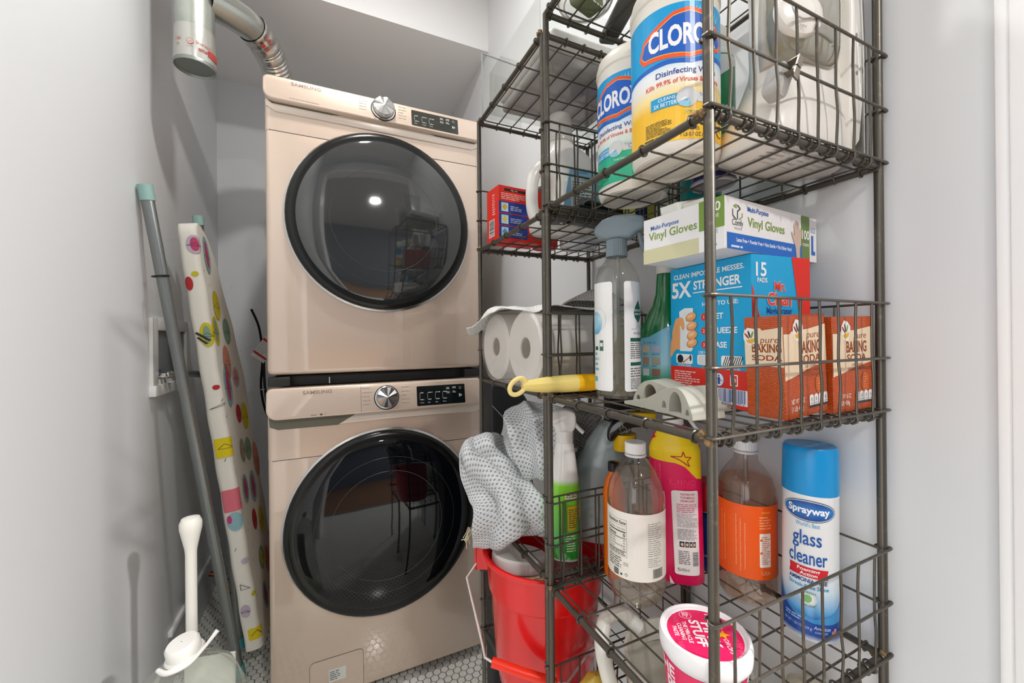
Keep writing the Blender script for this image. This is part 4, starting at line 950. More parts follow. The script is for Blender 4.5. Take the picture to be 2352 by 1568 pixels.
a.line([(cx - 0.010, cz + 0.003), (cx - 0.010, cz - 0.005), (cx - 0.002, cz - 0.010)], 0.0016, c1); a.line([(cx, cz - 0.009), (cx, cz + 0.001), (cx + 0.006, cz + 0.005), (cx, cz + 0.009)], 0.0018, c1); a.line([(cx - 0.008, cz + 0.007), (cx - 0.002, cz + 0.0095), (cx - 0.002, cz + 0.005), (cx - 0.008, cz + 0.007)], 0.0014, c2); a.line([(cx + 0.010, cz + 0.0), (cx + 0.010, cz - 0.005), (cx + 0.003, cz - 0.009)], 0.0016, c2)
a.rect(0.181, 0.0, 0.204, gh, mat('#6a8443', 0.45), 1); a.text('100', 0.1925, 0.0315, 0.0135, '#f0f2ea', 3, w=0.021, bold=0.02); a.text('count', 0.1925, 0.0215, 0.0062, '#f0f2ea', 3, w=0.018, bold=0.01)
a.text('SIZE', 0.2150, 0.0435, 0.0080, '#8aa4c8', 1, w=0.014); a.poly([(0.2095, 0.0105), (0.2205, 0.0105), (0.2205, 0.016), (0.2150, 0.016), (0.2150, 0.0390), (0.2095, 0.0390)], mat('#1667c2', 0.4), 1)
# printed hand
hand = spline([(0.166, 0.0, 0), (0.164, 0.016, 0), (0.159, 0.026, 0), (0.1535, 0.036, 0), (0.155, 0.0385, 0), (0.160, 0.034, 0), (0.161, 0.036, 0), (0.1605, 0.050, 0), (0.1625, 0.0515, 0), (0.1645, 0.049, 0), (0.165, 0.041, 0), (0.1655, 0.053, 0), (0.1675, 0.0555, 0), (0.1695, 0.053, 0), (0.170, 0.041, 0), (0.171, 0.052, 0), (0.173, 0.054, 0), (0.175, 0.051, 0), (0.1755, 0.039, 0), (0.177, 0.045, 0), (0.179, 0.0455, 0), (0.1803, 0.042, 0), (0.180, 0.032, 0), (0.178, 0.022, 0), (0.1755, 0.014, 0), (0.176, 0.0, 0)], 4)
a.poly([(p.x, p.y) for p in hand], mat('#cfb5a7', 0.4), 4)
a.build('front_print', t, on_negY(0.0))
a = Art()   # the side towards the left wall; u runs from far to near
a.rect(0, 0.0, 0.092, 0.0205, mat('#cfcda6', 0.45), 1); a.rect(0.093, gh * 0.42, gd, gh, mat('#76983f', 0.45), 1)
a.text('Multi-Purpose', 0.038, 0.0475, 0.0062, '#1d5fae', 1, w=0.048, bold=0.01); a.text('Vinyl Gloves', 0.050, 0.0330, 0.0115, GO, 1, w=0.080, bold=0.010)
a.text('100', 0.112, 0.0490, 0.0115, '#f0f2ea', 2, w=0.022, bold=0.015); a.text('count', 0.1115, 0.0405, 0.0065, '#f0f2ea', 2, w=0.019); a.text('L', 0.1145, 0.006, 0.009, '#1667c2', 1, bold=0.03); a.text('SIZE', 0.114, 0.021, 0.005, '#8aa4c8', 1, w=0.010)
a.build('side_print', t, on_negX(0.0, gd))

# blue eraser-pad box
t = thing('eraser_pad_box', 'tall blue and red cleaning eraser pads box under the white glove box', 'box', (0.504, 0.343, Z3 - 0.001), R(-3.0))
bl, bd, bh = 0.116, 0.143, 0.2065
CB, CR = mat('#12a5dc', 0.4), mat('#dc2f22', 0.4)
MB().box(0, bl, 0, bd, 0, bh, 0.0008).build('carton', CB, t, smooth=False)
a = Art(); wt = '#f1f4f5'
a.poly([(0, 0.0), (0.022, 0.10), (0.0, 0.168)], CR, 1); a.poly([(0.0, 0.0), (0.045, 0.0), (0.022, 0.105), (0.0, 0.15)], CR, 1); a.poly([(0.078, bh), (bl, bh), (bl, 0.10), (0.098, 0.10)], CR, 1)
a.text('15', 0.0175, 0.178, 0.0185, wt, 2, w=0.020, bold=0.02); a.text('PADS', 0.0195, 0.1695, 0.0062, wt, 2, w=0.019, bold=0.02)
def outlined(a, s, x, y, h, m, ol, w_, bold, L): a.text(s, x, y, h, ol, L, w=w_ * 1.03, bold=bold + 0.022); a.text(s, x, y, h, m, L + 1, w=w_, bold=bold)
outlined(a, 'Mr.', 0.054, 0.1595, 0.0125, '#dd3a22', wt, 0.023, 0.03, 3); outlined(a, 'Clean', 0.052, 0.1400, 0.0165, '#dd3a22', wt, 0.047, 0.03, 5)
a.text('MagicEraser', 0.053, 0.1285, 0.0088, '#1a4f9f', 2, w=0.051, bold=0.018)
a.ell(0.062, 0.107, 0.006, 0.009, mat('#e6b27c', 0.5), 3); a.ell(0.074, 0.109, 0.0065, 0.010, mat('#e6b27c', 0.5), 3, rot=-15); a.ell(0.084, 0.109, 0.006, 0.010, mat('#dfa770', 0.5), 3, rot=-15); a.rect(0.058, 0.06, 0.092, 0.103, mat('#e9eef0', 0.5), 2)
a.build('front_print', t, on_negY(0.0))
a = Art()
a.rect(0, 0, bd, 0.052, CR, 1); 
a.text('CLEAN IMPOSSIBLE MESSES.', 0.0705, 0.1895, 0.0072, wt, 2, w=0.125, bold=0.02)
a.text('5X', 0.024, 0.1605, 0.0240, wt, 2, w=0.040, bold=0.03); a.text('STRONGER', 0.088, 0.1700, 0.0125, wt, 2, w=0.080, bold=0.03); a.line([(0.047, 0.165), (0.130, 0.165)], 0.0015, wt, 2)
a.text('HOW TO USE:', 0.094, 0.1435, 0.0060, wt, 2, w=0.060, bold=0.02)
for k, s in enumerate(('WET', 'SQUEEZE', 'ERASE')):
    zz = 0.124 - 0.0205 * k; a.ell(0.0665, zz + 0.0035, 0.0050, 0.0055, CR, 2); a.text(str(k + 1), 0.0665, zz + 0.001, 0.005, wt, 3); a.text(s, 0.075, zz, 0.0082, wt, 2, al='L', bold=0.025)
# fist squeezing a pad
sk1, sk2, sk3 = mat('#e7a56b', 0.5), mat('#f3c594', 0.5), mat('#c9793f', 0.5)
pad = [(0.019, 0.138), (0.030, 0.143), (0.047, 0.142), (0.045, 0.118), (0.046, 0.080), (0.043, 0.076), (0.020, 0.076), (0.021, 0.105)]
a.poly([(p.x, p.y) for p in spline([(-0.0, 0.066, 0), (0.012, 0.078, 0), (0.030, 0.077, 0), (0.046, 0.085, 0), (0.050, 0.100, 0), (0.046, 0.118, 0), (0.030, 0.125, 0), (0.014, 0.128, 0), (0.008, 0.118, 0), (0.006, 0.100, 0), (0.001, 0.090, 0)], 5, closed=True)], sk1, 2)
a.poly(pad, mat('#e4ecef', 0.5), 3)
for q in ((0.024, 0.128, 0.034, 0.084), (0.030, 0.138, 0.040, 0.094), (0.036, 0.14, 0.044, 0.105), (0.022, 0.112, 0.030, 0.080)): a.line([(q[0], q[1]), (q[2], q[3])], 0.0004, '#b4ccd6', 4)
for k, (u, v) in enumerate(((0.0425, 0.1285), (0.0440, 0.1145), (0.0445, 0.1005), (0.0440, 0.0885))):
    a.ell(u, v, 0.0105, 0.0066, sk3, 5, rot=18); a.ell(u + 0.0005, v + 0.0006, 0.0098, 0.0058, sk1, 6, rot=18); a.ell(u - 0.001, v + 0.0015, 0.0060, 0.0028, sk2, 7, rot=18)
a.poly([(p.x, p.y) for p in spline([(0.004, 0.102, 0), (0.010, 0.122, 0), (0.018, 0.1285, 0), (0.027, 0.127, 0), (0.030, 0.113, 0), (0.026, 0.109, 0), (0.021, 0.116, 0), (0.014, 0.112, 0), (0.016, 0.09, 0), (0.008, 0.082, 0)], 5, closed=True)], sk1, 5)
a.text('USE ON:', 0.067, 0.073, 0.0042, wt, 2, bold=0.01)
for k in range(3):
    u = 0.012 + 0.042 * k; a.rect(u, 0.0475 + 0.009, u + 0.033, 0.0805 - 0.009, wt, 2, 0.003)
a.ell(0.0205, 0.064, 0.0062, 0.0066, '#22262a', 3); a.line([(0.026, 0.058), (0.042, 0.069)], 0.002, '#d08a5a', 3); a.line([(0.014, 0.058), (0.03, 0.060)], 0.001, '#4c4c4c', 3); a.ell(0.041, 0.066, 0.002, 0.005, '#30343a', 3)
a.rect(0.056, 0.0575, 0.085, 0.0705, '#d8dadb', 3, 0.002); a.ell(0.075, 0.064, 0.003, 0.003, '#b9bdbf', 4)
for k in range(9): a.line([(0.099 + 0.0032 * k, 0.0575), (0.104 + 0.0032 * k, 0.0705)], 0.0013, '#2f2c28', 3)
for k, s in enumerate(('KITCHEN GREASE', 'SCUM', 'GRILL GRATES')): a.text(s, 0.0285 + 0.042 * k, 0.0525, 0.0030, wt, 2, w=0.026 if k != 1 else 0.014, bold=0.01)
a.micro(0.008, 0.018, 0.058, 0.046, 8, '#f2cbc6', 2, 5); a.text('CONTAINS NO PHOSPHATE', 0.008, 0.011, 0.0034, wt, 2, al='L', w=0.036, bold=0.02)
a.ell(0.092, 0.0375, 0.0085, 0.0100, '#2158a8', 2); a.ell(0.092, 0.0375, 0.0075, 0.0090, wt, 3); a.ell(0.092, 0.043, 0.0014, 0.0016, '#2158a8', 4); a.rect(0.0900, 0.031, 0.0940, 0.041, '#2158a8', 4); a.line([(0.086, 0.041), (0.098, 0.036)], 0.001, '#2158a8', 4)
a.rect(0.110, 0.0305, 0.122, 0.046, wt, 2, 0.001); a.rect(0.1115, 0.032, 0.1205, 0.0445, CR, 3); a.ell(0.116, 0.038, 0.003, 0.004, wt, 4)
a.rect(0.088, 0.005, 0.136, 0.026, wt, 2); a.bars(0.091, 0.008, 0.133, 0.0255, mat('#2b56a0', 0.4), 3, 5); a.text('0 37000 77209 6', 0.112, 0.0052, 0.0032, '#2b56a0', 4, w=0.04)
a.build('side_print', t, on_negX(0.0, bd))

# baking soda boxes
BO = burlap('#dc6126', '#8d3410')
CRM = mat('#f0dabb', 0.4); BRN = '#93430f'
def soda(x, y, label, tilt, rz, side):
    t = thing('baking_soda_box', label, 'box', (x, y, Z3 - 0.001), (0, R(tilt), R(rz)), group='baking soda boxes in the basket corner')
    sw, sd, sh = 0.0875, 0.046, 0.122
    MB().box(0, sw, 0, sd, 0, sh, 0.0007).build('carton', BO, t, smooth=False)
    a = Art()
    a.poly([(0.0, 0.046), (0.022, 0.050), (0.046, 0.056), (sw, 0.062), (sw, 0.109), (0.050, 0.1045), (0.016, 0.103), (0.012, 0.1), (0.0, 0.1005)], CRM, 1)
    def logo(a, cx, cz, k=1.0):
        a.poly([(cx - 0.010 * k, cz - 0.003 * k), (cx - 0.010 * k, cz + 0.006 * k), (cx - 0.004 * k, cz + 0.014 * k), (cx + 0.004 * k, cz + 0.0125 * k), (cx + 0.0105 * k, cz + 0.006 * k), (cx + 0.0105 * k, cz - 0.004 * k), (cx + 0.004 * k, cz - 0.0125 * k), (cx - 0.005 * k, cz - 0.0115 * k)], mat('#efedea', 0.35), 2)
        a.poly([(cx - 0.0065 * k, cz - 0.0045 * k), (cx + 0.0075 * k, cz - 0.001 * k), (cx + 0.006 * k, cz - 0.0065 * k), (cx + 0.001 * k, cz - 0.009 * k), (cx - 0.004 * k, cz - 0.008 * k)], '#e6b42c', 3)
        for (du, dv, m, ro) in ((-0.005, 0.002, '#b4242c', -40), (-0.0015, 0.0045, '#3a2a3c', -15), (0.0028, 0.0035, '#6fa13a', 20)): a.ell(cx + du * k, cz + dv * k, 0.0014 * k, 0.0055 * k, m, 3, 12, rot=-ro if ro > 0 else -ro)
    logo(a, 0.0285, 0.103)
    a.text('pure', 0.060, 0.0935, 0.0085, BRN, 2, w=0.028, shear=0.25)
    a.text('BAKING', 0.052, 0.0760, 0.0145, BRN, 2, w=0.046, bold=0.03); a.text('SODA', 0.052, 0.0640, 0.0095, BRN, 2, w=0.044, bold=0.02)
    a.text('FOR CLEANING,', 0.054, 0.0585 - 0.001, 0.0038, BRN, 2, w=0.026); a.text('DEODORIZING & BAKING', 0.052, 0.0525, 0.0038, BRN, 2, w=0.040)
    a.ell(0.070, 0.036, 0.0085, 0.0115, '#d98a4c', 2); a.ell(0.070, 0.036, 0.0075, 0.0105, mat('#c85a22', 0.5), 3); a.micro(0.065, 0.028, 0.075, 0.044, 5, '#d98a4c', 4, 4)
    a.text('NET WT 16 OZ', 0.024, 0.0175, 0.0058, '#f4e6d4', 2, w=0.027, bold=0.01); a.text('(1 LB) 454g', 0.022, 0.0090, 0.0058, '#f4e6d4', 2, w=0.024, bold=0.01)
    for k in range(4):
        u = 0.0475 + 0.0100 * k
        if u + 0.009 > sw: break
        a.rect(u, 0.0085, u + 0.0088, 0.0245, mat('#eeeeee', 0.4), 2, 0.003); a.text('0', u + 0.0044, 0.0165, 0.0042, '#333333', 3); a.rect(u + 0.0015, 0.0135, u + 0.0073, 0.0142, '#666666', 3); a.rect(u, 0.0085, u + 0.0088, 0.0118, mat('#3a3a3a', 0.4), 3, 0.0012)
    a.build('front_print', t, on_negY(0.0))
    if side:
        a = Art(); a.poly([(0.0, 0.0605), (0.024, 0.0625), (sd, 0.062), (sd, 0.109), (0.022, 0.1055), (0.02, 0.1085), (0.0, 0.107)], CRM, 1)
        logo(a, 0.0075, 0.0975, 0.85); a.text('pure', 0.030, 0.0905, 0.0080, BRN, 2, w=0.021, shear=0.2); a.text('BAKING', 0.0265, 0.0795, 0.0100, BRN, 2, w=0.035, bold=0.03); a.text('SODA', 0.0265, 0.0695, 0.0065, BRN, 2, w=0.036, bold=0.02); a.text('1', 0.045, 0.1, 0.001, CRM, 1)
        a.build('side_print', t, on_negX(0.0, sd))
    return t
soda(0.4835, 0.2885, 'orange baking soda box standing left, with two printed sides showing', -3.2, 1.5, True)
soda(0.5775, 0.2875, 'orange baking soda box standing against the right-hand rear post', -1.2, -1.0, False)

# green cleaner bottle
x, y = 0.565, 0.545; fa = facing(x, y)
t = thing('cleaner_bottle', 'green spray cleaner bottle with a light blue label, behind the door wedges', 'bottle', (x, y, Z3))
P = [(0.048, 0.0), (0.050, 0.006), (0.050, 0.085), (0.047, 0.110), (0.037, 0.135), (0.026, 0.155), (0.020, 0.175), (0.018, 0.205), (0.0165, 0.215)]
MB().lathe(P, n=44, sy=0.72).build('bottle_body', mat('#17713f', 0.12, coat=0.6), t).rotation_euler = (0, 0, R(fa + 90))
b = MB(); b.lathe([(0.018, 0.212), (0.018, 0.232)], n=30); b.prism([(-0.034, 0.25), (-0.03, 0.27), (0.02, 0.275), (0.035, 0.262), (0.03, 0.245), (0.015, 0.232), (-0.012, 0.232)], -0.012, 0.012, 'XZ', 0.004); h = b.build('trigger_head', WH, t); h.rotation_euler = (0, 0, R(fa + 90))
a = Art(); gb = ramp_mat([(0.0, '#1c7a48'), (0.022, '#2c9a62'), (0.05, '#8fc9d8'), (0.10, '#6fb6d4'), (0.14, '#5aa8cc')], 0.25)
a.poly([(-0.085, 0.006), (0.085, 0.006), (0.085, 0.132), (0.035, 0.132), (0.0, 0.115), (-0.03, 0.098), (-0.085, 0.09)], gb, 1)
for i in range(2):
    for j in range(4):
        u, v = -0.044 + 0.019 * i, 0.082 - 0.0205 * j; a.rect(u, v - 0.0125, u + 0.014, v, ['#d4b9a6', '#a9b2cc', '#b28a78', '#a8a294', '#cfdad8', '#8f6a55', '#3f7a66', '#345f6d'][j * 2 + i], 3, 0.001); a.line([(u, v - 0.0125), (u + 0.014, v - 0.0125)], 0.0006, '#2e4f7d', 3); a.micro(u, v - 0.0165, u + 0.014, v - 0.0145, 1, '#2f5a8c', 3, i + j)
a.text('For Use on:', -0.030, 0.086, 0.0036, '#24508c', 3, w=0.026)
rb = bottle_r(P)
def el_map(u, v, h):
    an = u / 0.046; rad = rb(v) + h; xx, yy = rad * math.sin(an), -rad * 0.72 * math.cos(an) - h * 0.5
    return (xx, yy, v)
o = a.build('label', t, el_map, step=0.005, stepv=0.006); o.rotation_euler = (0, 0, R(fa + 90))

# door wedges
def curve_prism(name, outer, holes, depth, bev, m, parent):
    cu = bpy.data.curves.new(name, 'CURVE'); cu.dimensions = '2D'; cu.fill_mode = 'BOTH'; cu.extrude = depth / 2; cu.bevel_depth = bev; cu.bevel_resolution = 1; cu.offset = -bev
    for pl in [outer] + holes:
        s = cu.splines.new('POLY'); s.points.add(len(pl) - 1); s.use_cyclic_u = True
        for k, p in enumerate(pl): s.points[k].co = (p[0], p[1], 0, 1)
    ob = bpy.data.objects.new('tmp', cu); me = bpy.data.meshes.new_from_object(ob); bpy.data.objects.remove(ob)
    me.name = name; me.materials.clear(); me.materials.append(m)
    for v in me.vertices: v.co = Vector((v.co.x, v.co.z, v.co.y))
    me.flip_normals()
    o = bpy.data.objects.new(name, me); COL.objects.link(o); o.parent = parent; return o
M_wedge = mat('#a9a89c', 0.6)
def wedge(label, p0, p1, width, H, z, flip, tiltx=0):
    d = Vector(p1) - Vector(p0); Lw = d.length
    t = thing('door_wedge', label, 'door stop', (p0[0], p0[1], z), (R(0), R(tiltx), math.atan2(d.y, d.x)), group='grey door wedges lying together')
    out = [(p.x, p.y) for p in spline([(0.0, 0.001, 0), (0.002, 0.010, 0), (0.012, H * 0.78, 0), (0.024, H, 0), (0.040, H * 0.96, 0), (0.060, H * 0.74, 0), (0.085, H * 0.42, 0), (Lw - 0.012, 0.0075, 0), (Lw, 0.005, 0)], 5)] + [(Lw, 0.0005), (0.05, 0.002), (0.002, 0.0)]
    def dhole(cx, w_, h_, b0): return [(cx - w_ / 2, b0)] + [(cx - w_ / 2 * math.cos(R(180 * k / 10)), b0 + h_ * (0.25 + 0.75 * math.sin(R(180 * k / 10)))) for k in range(11)] + [(cx + w_ / 2, b0)]
    holes = [dhole(0.0285, 0.021, H * 0.70, H * 0.15), dhole(0.009, 0.0055, H * 0.20, H * 0.14), dhole(0.0485, 0.0075, H * 0.26, H * 0.22)]
    o = curve_prism('wedge_body', out, [list(reversed(h)) for h in holes], width, 0.0006, M_wedge, t)
    return t
wedge('grey rubber door wedge lying behind the other, its thick end by the clear spray bottle', (0.443, 0.480), (0.474, 0.362), 0.046, 0.034, Z3, False)
wedge('grey rubber door wedge lying in front, its thick end by the front post', (0.407, 0.330), (0.420, 0.462), 0.048, 0.036, Z3, True)

# yellow handled brush lying along the shelf front
t = thing('dish_brush', 'yellow brush handle with a hanging loop, sticking out over the shelf corner', 'brush', (0.300, 0.608, 1.088))
A0, A1 = Vector((0, 0, 0)), Vector((0.140, -0.022, 0.0015)); dv = (A1 - A0).normalized()
pts = [A0 + dv * s for s in (0.0, 0.012, 0.03, 0.05, 0.075, 0.10)]
MB().tube(spline(pts, 6), 0.01, 20, rs=[0.0065 + 0.0085 * math.sin(min(i / 26, 1) * PI / 2) ** 1.0 for i in range(31)]).build('handle', mat('#ead47c', 0.4, sss=0.0), t)
MB().tube([pts[-1], A0 + dv * 0.115, A0 + dv * 0.135], 0.015, 20, rs=[0.0151, 0.0152, 0.0145]).build('handle_end', mat('#f2b807', 0.4), t)
b = MB(); b.tube([A0 + dv * 0.004 + Vector((0.0135 * math.cos(k) * dv.x - 0.012, 0.0135 * math.cos(k) * dv.y, 0)) + Vector((0.45 * 0.012 * math.sin(k), 0.9 * 0.0 * math.sin(k), 0.0135 * math.sin(k))) for k in [2 * PI * i / 28 for i in range(28)]], 0.0040, 12, closed=True); b.build('hanging_loop', mat('#f0dc90', 0.4), t)
b = MB(); b.box(0.132, 0.200, -0.038, -0.014, -0.012, 0.006, 0.003); b.build('bristles', mat('#2a2a28', 0.9), t)
# ---------- paper towels, cloths on the left rack (z 1.0665)
ZL3 = 1.0665 + 0.0066
t = thing('paper_towel_pack', 'plastic-wrapped pack of two white paper towel rolls lying on the left rack', 'paper towels', (0.347, 0.770, ZL3 + 0.0765))
M_pt = mat('#f0eeeb', 0.55, bump=(60, 0.5)); M_wrap = clear('#f4f4f2', 0.12, 1.0, 0.16)
for k, (yy, nm) in enumerate(((0.072, 'far'), (-0.075, 'near'))):
    b = MB(); rr_ = 0.0735
    b.lathe([(0.021, 0.004), (rr_ - 0.006, 0.0), (rr_, 0.005), (rr_, 0.275), (rr_ - 0.004, 0.28), (0.021, 0.28)], n=48, cap0=False, cap1=False)
    b.lathe([(0.021, 0.28), (0.021, 0.004)], n=24, cap0=False, cap1=False)
    o = b.build('towel_roll', M_pt, t); o.location = (0, yy, 0); o.rotation_euler = (0, R(90), 0)
    b = MB(); b.lathe([(0.0208, 0.006), (0.019, 0.006), (0.019, 0.278)], n=24, cap0=False, cap1=False); q = b.build('cardboard_core', mat('#a9a49c', 0.8), o)
b = MB()   # wrap: a stadium section round both rolls
sec_ = [(-0.151 + 0.0755 * (1 - math.cos(a_)) , 0) for a_ in (0,)]
ring = []
for k in range(13): an = R(90 + 180 * k / 12); ring.append((-0.075 + 0.0755 * math.cos(an), 0.0755 * math.sin(an)))
for k in range(13): an = R(-90 + 180 * k / 12); ring.append((0.072 + 0.0755 * math.cos(an), 0.0755 * math.sin(an)))
rows = []
for x_ in (0.0, 0.05, 0.1, 0.15, 0.2, 0.25, 0.284): rows.append([(x_, u + 0.0008 * math.sin(x_ * 90 + v * 200), v * (1 if abs(u) > 0.05 or abs(x_) < 0 else 1)) for u, v in ring + [ring[0]]])
b.grid(rows)
for q in (ring,):
    cx_ = [b.bm.verts.new((-0.0035 + 0.0012 * math.sin(u * 300 + v * 210), u, v)) for u, v in q]; inn = [b.bm.verts.new((-0.006 + 0.0015 * math.sin(k * 2.4), u * 0.80, v * 0.55)) for k, (u, v) in enumerate(q)]; c0_ = b.bm.verts.new((-0.0045, 0, 0)); nq = len(q)
    for k in range(nq): b.bm.faces.new((cx_[k], cx_[(k + 1) % nq], inn[(k + 1) % nq], inn[k])); b.bm.faces.new((inn[k], inn[(k + 1) % nq], c0_))
b.build('plastic_wrap', clear('#f6f5f3', 0.18, 1.4, 0.12, '#f8f6f4'), t)
a = Art(); a.rect(0.185, -0.09, 0.235, 0.09, mat('#9fc7c0', 0.5), 1); 
for k in range(22): a.ell(0.19 + 0.04 * random.Random(k).random(), -0.085 + 0.17 * k / 22, 0.003, 0.002, '#3d7c86', 2)
a.rect(0.135, -0.045, 0.175, -0.018, '#2a2623', 2); a.text('K', 0.148, -0.04, 0.018, '#e8e4df', 3, bold=0.02); a.rect(0.160, -0.044, 0.174, -0.020, '#57312a', 3); a.text('MI', 0.208, 0.03, 0.03, '#27487a', 3, rot=90, bold=0.02)
def wr(u, v, h):
    an = R(98) + (v + 0.02) / 0.0765; rad = 0.0762 + h; return (u, -0.075 + rad * math.cos(an), rad * math.sin(an))
a.build('wrap_print', t, wr, stepv=0.006, base=0.0006)


def cloth(name, label, rows, m, thick=0.0016, fold=0.004, crease=0.0, nf=3.0, seed=1, pitch=None, scale=None, cat='cloth', group=None, parent=None, sub=6):
    """cloth laid over control rows (world points), smoothed, with folds"""
    R0 = [spline(r, sub) for r in rows]; cols_ = list(zip(*R0)); G = [spline(list(c), sub) for c in cols_]; G = list(zip(*G))
    rnd = Vector((seed * 7.3, seed * 1.7, 3)); org_ = sum((Vector(p) for r in rows for p in r), Vector()) / sum(len(r) for r in rows)
    H, W = len(G), len(G[0]); P = []
    for i in range(H):
        row = []
        for j in range(W):
            p = G[i][j]; a_ = G[min(i + 1, H - 1)][j] - G[max(i - 1, 0)][j]; b_ = G[i][min(j + 1, W - 1)] - G[i][max(j - 1, 0)]; n_ = a_.cross(b_)
            if n_.length > 1e-9: n_.normalize()
            cr_ = 0.45 - abs(math.sin((j / W * nf + 0.35 * i / H) * PI + 1.6 * noise.noise(p * 11 + rnd) + seed))
            row.append(p + n_ * crease * cr_ * min(1, 3 * (1 - abs(2 * i / H - 1)) + 0.35) + n_ * fold * (2.6 * (0.35 - abs(noise.noise(Vector((p.x * 9, p.y * 9, p.z * 17)) + rnd))) + 0.9 * noise.noise(p * 24 + rnd) + 0.25 * noise.noise(p * 60 + rnd)) - org_)
        P.append(row)
    du = sum((G[H // 2][j + 1] - G[H // 2][j]).length for j in range(W - 1)) / (W - 1); dv_ = sum((G[i + 1][W // 2] - G[i][W // 2]).length for i in range(H - 1)) / (H - 1)
    b = MB(); b.grid(P, uv=(du, dv_)); o = b.build(name, m, parent, angle=80)
    if parent is None: tag(o, label, cat, group)
    o.location = org_
    md = o.modifiers.new('thickness', 'SOLIDIFY'); md.thickness = thick; md.offset = 0
    return o
M_waf = waffle('grey_waffle_cloth', '#cdd0d2', '#858b8f'); M_wafw = waffle('white_waffle_cloth', '#ecebe8', '#cfcecb', bump=0.4); M_wafd = waffle('dark_waffle_cloth', '#bab8b5', '#83817e')
zt = ZL3 + 0.153
cloth('waffle_cloth', 'white waffle cloth draped over the top of the paper towel pack', [
    [(0.300, 0.90, zt - 0.030), (0.318, 0.83, zt - 0.012), (0.322, 0.76, zt + 0.002), (0.335, 0.69, zt - 0.004), (0.352, 0.655, zt - 0.004)],
    [(0.330, 0.945, zt - 0.048), (0.345, 0.86, zt + 0.006), (0.350, 0.78, zt + 0.006), (0.365, 0.70, zt + 0.008), (0.38, 0.65, zt + 0.002)],
    [(0.42, 0.935, zt - 0.012), (0.43, 0.86, zt + 0.004), (0.43, 0.78, zt + 0.006), (0.44, 0.70, zt + 0.007), (0.45, 0.65, zt + 0.001)],
    [(0.50, 0.92, zt + 0.00), (0.51, 0.86, zt + 0.010), (0.51, 0.78, zt + 0.010), (0.52, 0.70, zt + 0.009), (0.53, 0.655, zt + 0.001)]], M_wafw, seed=3, fold=0.005)
cloth('waffle_cloth', 'dark grey waffle cloth heaped at the back of the paper towels', [
    [(0.53, 0.90, zt + 0.010), (0.55, 0.83, zt + 0.035), (0.56, 0.76, zt + 0.030), (0.56, 0.68, zt + 0.008)],
    [(0.58, 0.90, zt + 0.012), (0.595, 0.83, zt + 0.060), (0.60, 0.76, zt + 0.052), (0.60, 0.68, zt + 0.012)],
    [(0.645, 0.90, zt - 0.01), (0.65, 0.83, zt + 0.02), (0.65, 0.76, zt + 0.02), (0.65, 0.68, zt - 0.01)]], M_wafd, seed=5, fold=0.006)

# ---------- left rack, shelf z 1.386: red box, jug, blue-cap bottle, battery pack
ZL2 = 1.386 + 0.0066
t = thing('scrub_pad_box', 'red cardboard box with blue picture panels on the left rack shelf', 'box', (0.358, 0.835, ZL2), R(4))
MB().box(0, 0.115, 0, 0.062, 0, 0.124, 0.0006).build('carton', mat('#dc2a1c', 0.4), t, smooth=False)
a = Art()
a.rect(0.014, 0.112, 0.07, 0.118, '#2a1e1c', 1); a.text('Mfg. with', 0.04, 0.1135, 0.0035, '#e8dcd8', 2); a.micro(0.006, 0.092, 0.07, 0.108, 4, '#f2b9b2', 1, 3)
for k in range(3):
    v = 0.088 - 0.028 * k; a.rect(0.0, v - 0.026, 0.075, v, mat('#1d3f96', 0.4), 1); a.rect(0.006, v - 0.023, 0.024, v - 0.003, '#bfe0ea', 2); a.poly([(0.015, v - 0.005), (0.022, v - 0.013), (0.015, v - 0.020), (0.008, v - 0.013)], ['#e2b23c', '#e8c75c', '#5a9ac8'][k], 3); a.micro(0.03, v - 0.020, 0.06, v - 0.008, 3, '#c8d2ea', 2, k)
a.build('front_print', t, on_negY(0.0)); 
a = Art(); a.rect(0.012, 0.012, 0.040, 0.052, '#ece6e2', 1); a.bars(0.014, 0.014, 0.038, 0.050, '#333333', 2, 5, horiz=True); a.micro(0.03, 0.06, 0.045, 0.11, 9, '#f2b9b2', 1, 9); a.build('side_print', t, on_negX(0.0, 0.062))
t = thing('red_lidded_canister', 'red and brown canister partly hidden behind the white jug handle', 'canister', (0.505, 0.885, ZL2))
MB().lathe([(0.030, 0), (0.032, 0.004), (0.032, 0.125)], n=32).build('canister_body', mat('#cf2018', 0.35), t); MB().lathe([(0.033, 0.125), (0.033, 0.142), (0.022, 0.152), (0.001, 0.153)], n=32, cap1=False).build('lid', mat('#5c2a20', 0.4), t)
a = Art(); a.ell(0.0, 0.09, 0.010, 0.014, '#c9d4e6', 1); a.ell(0, 0.09, 0.008, 0.011, '#2c4c9c', 2); a.rect(-0.03, 0.02, 0.03, 0.05, '#23328a', 1); a.build('label', t, on_cyl(0.032, facing(.505, .885)), step=0.005)

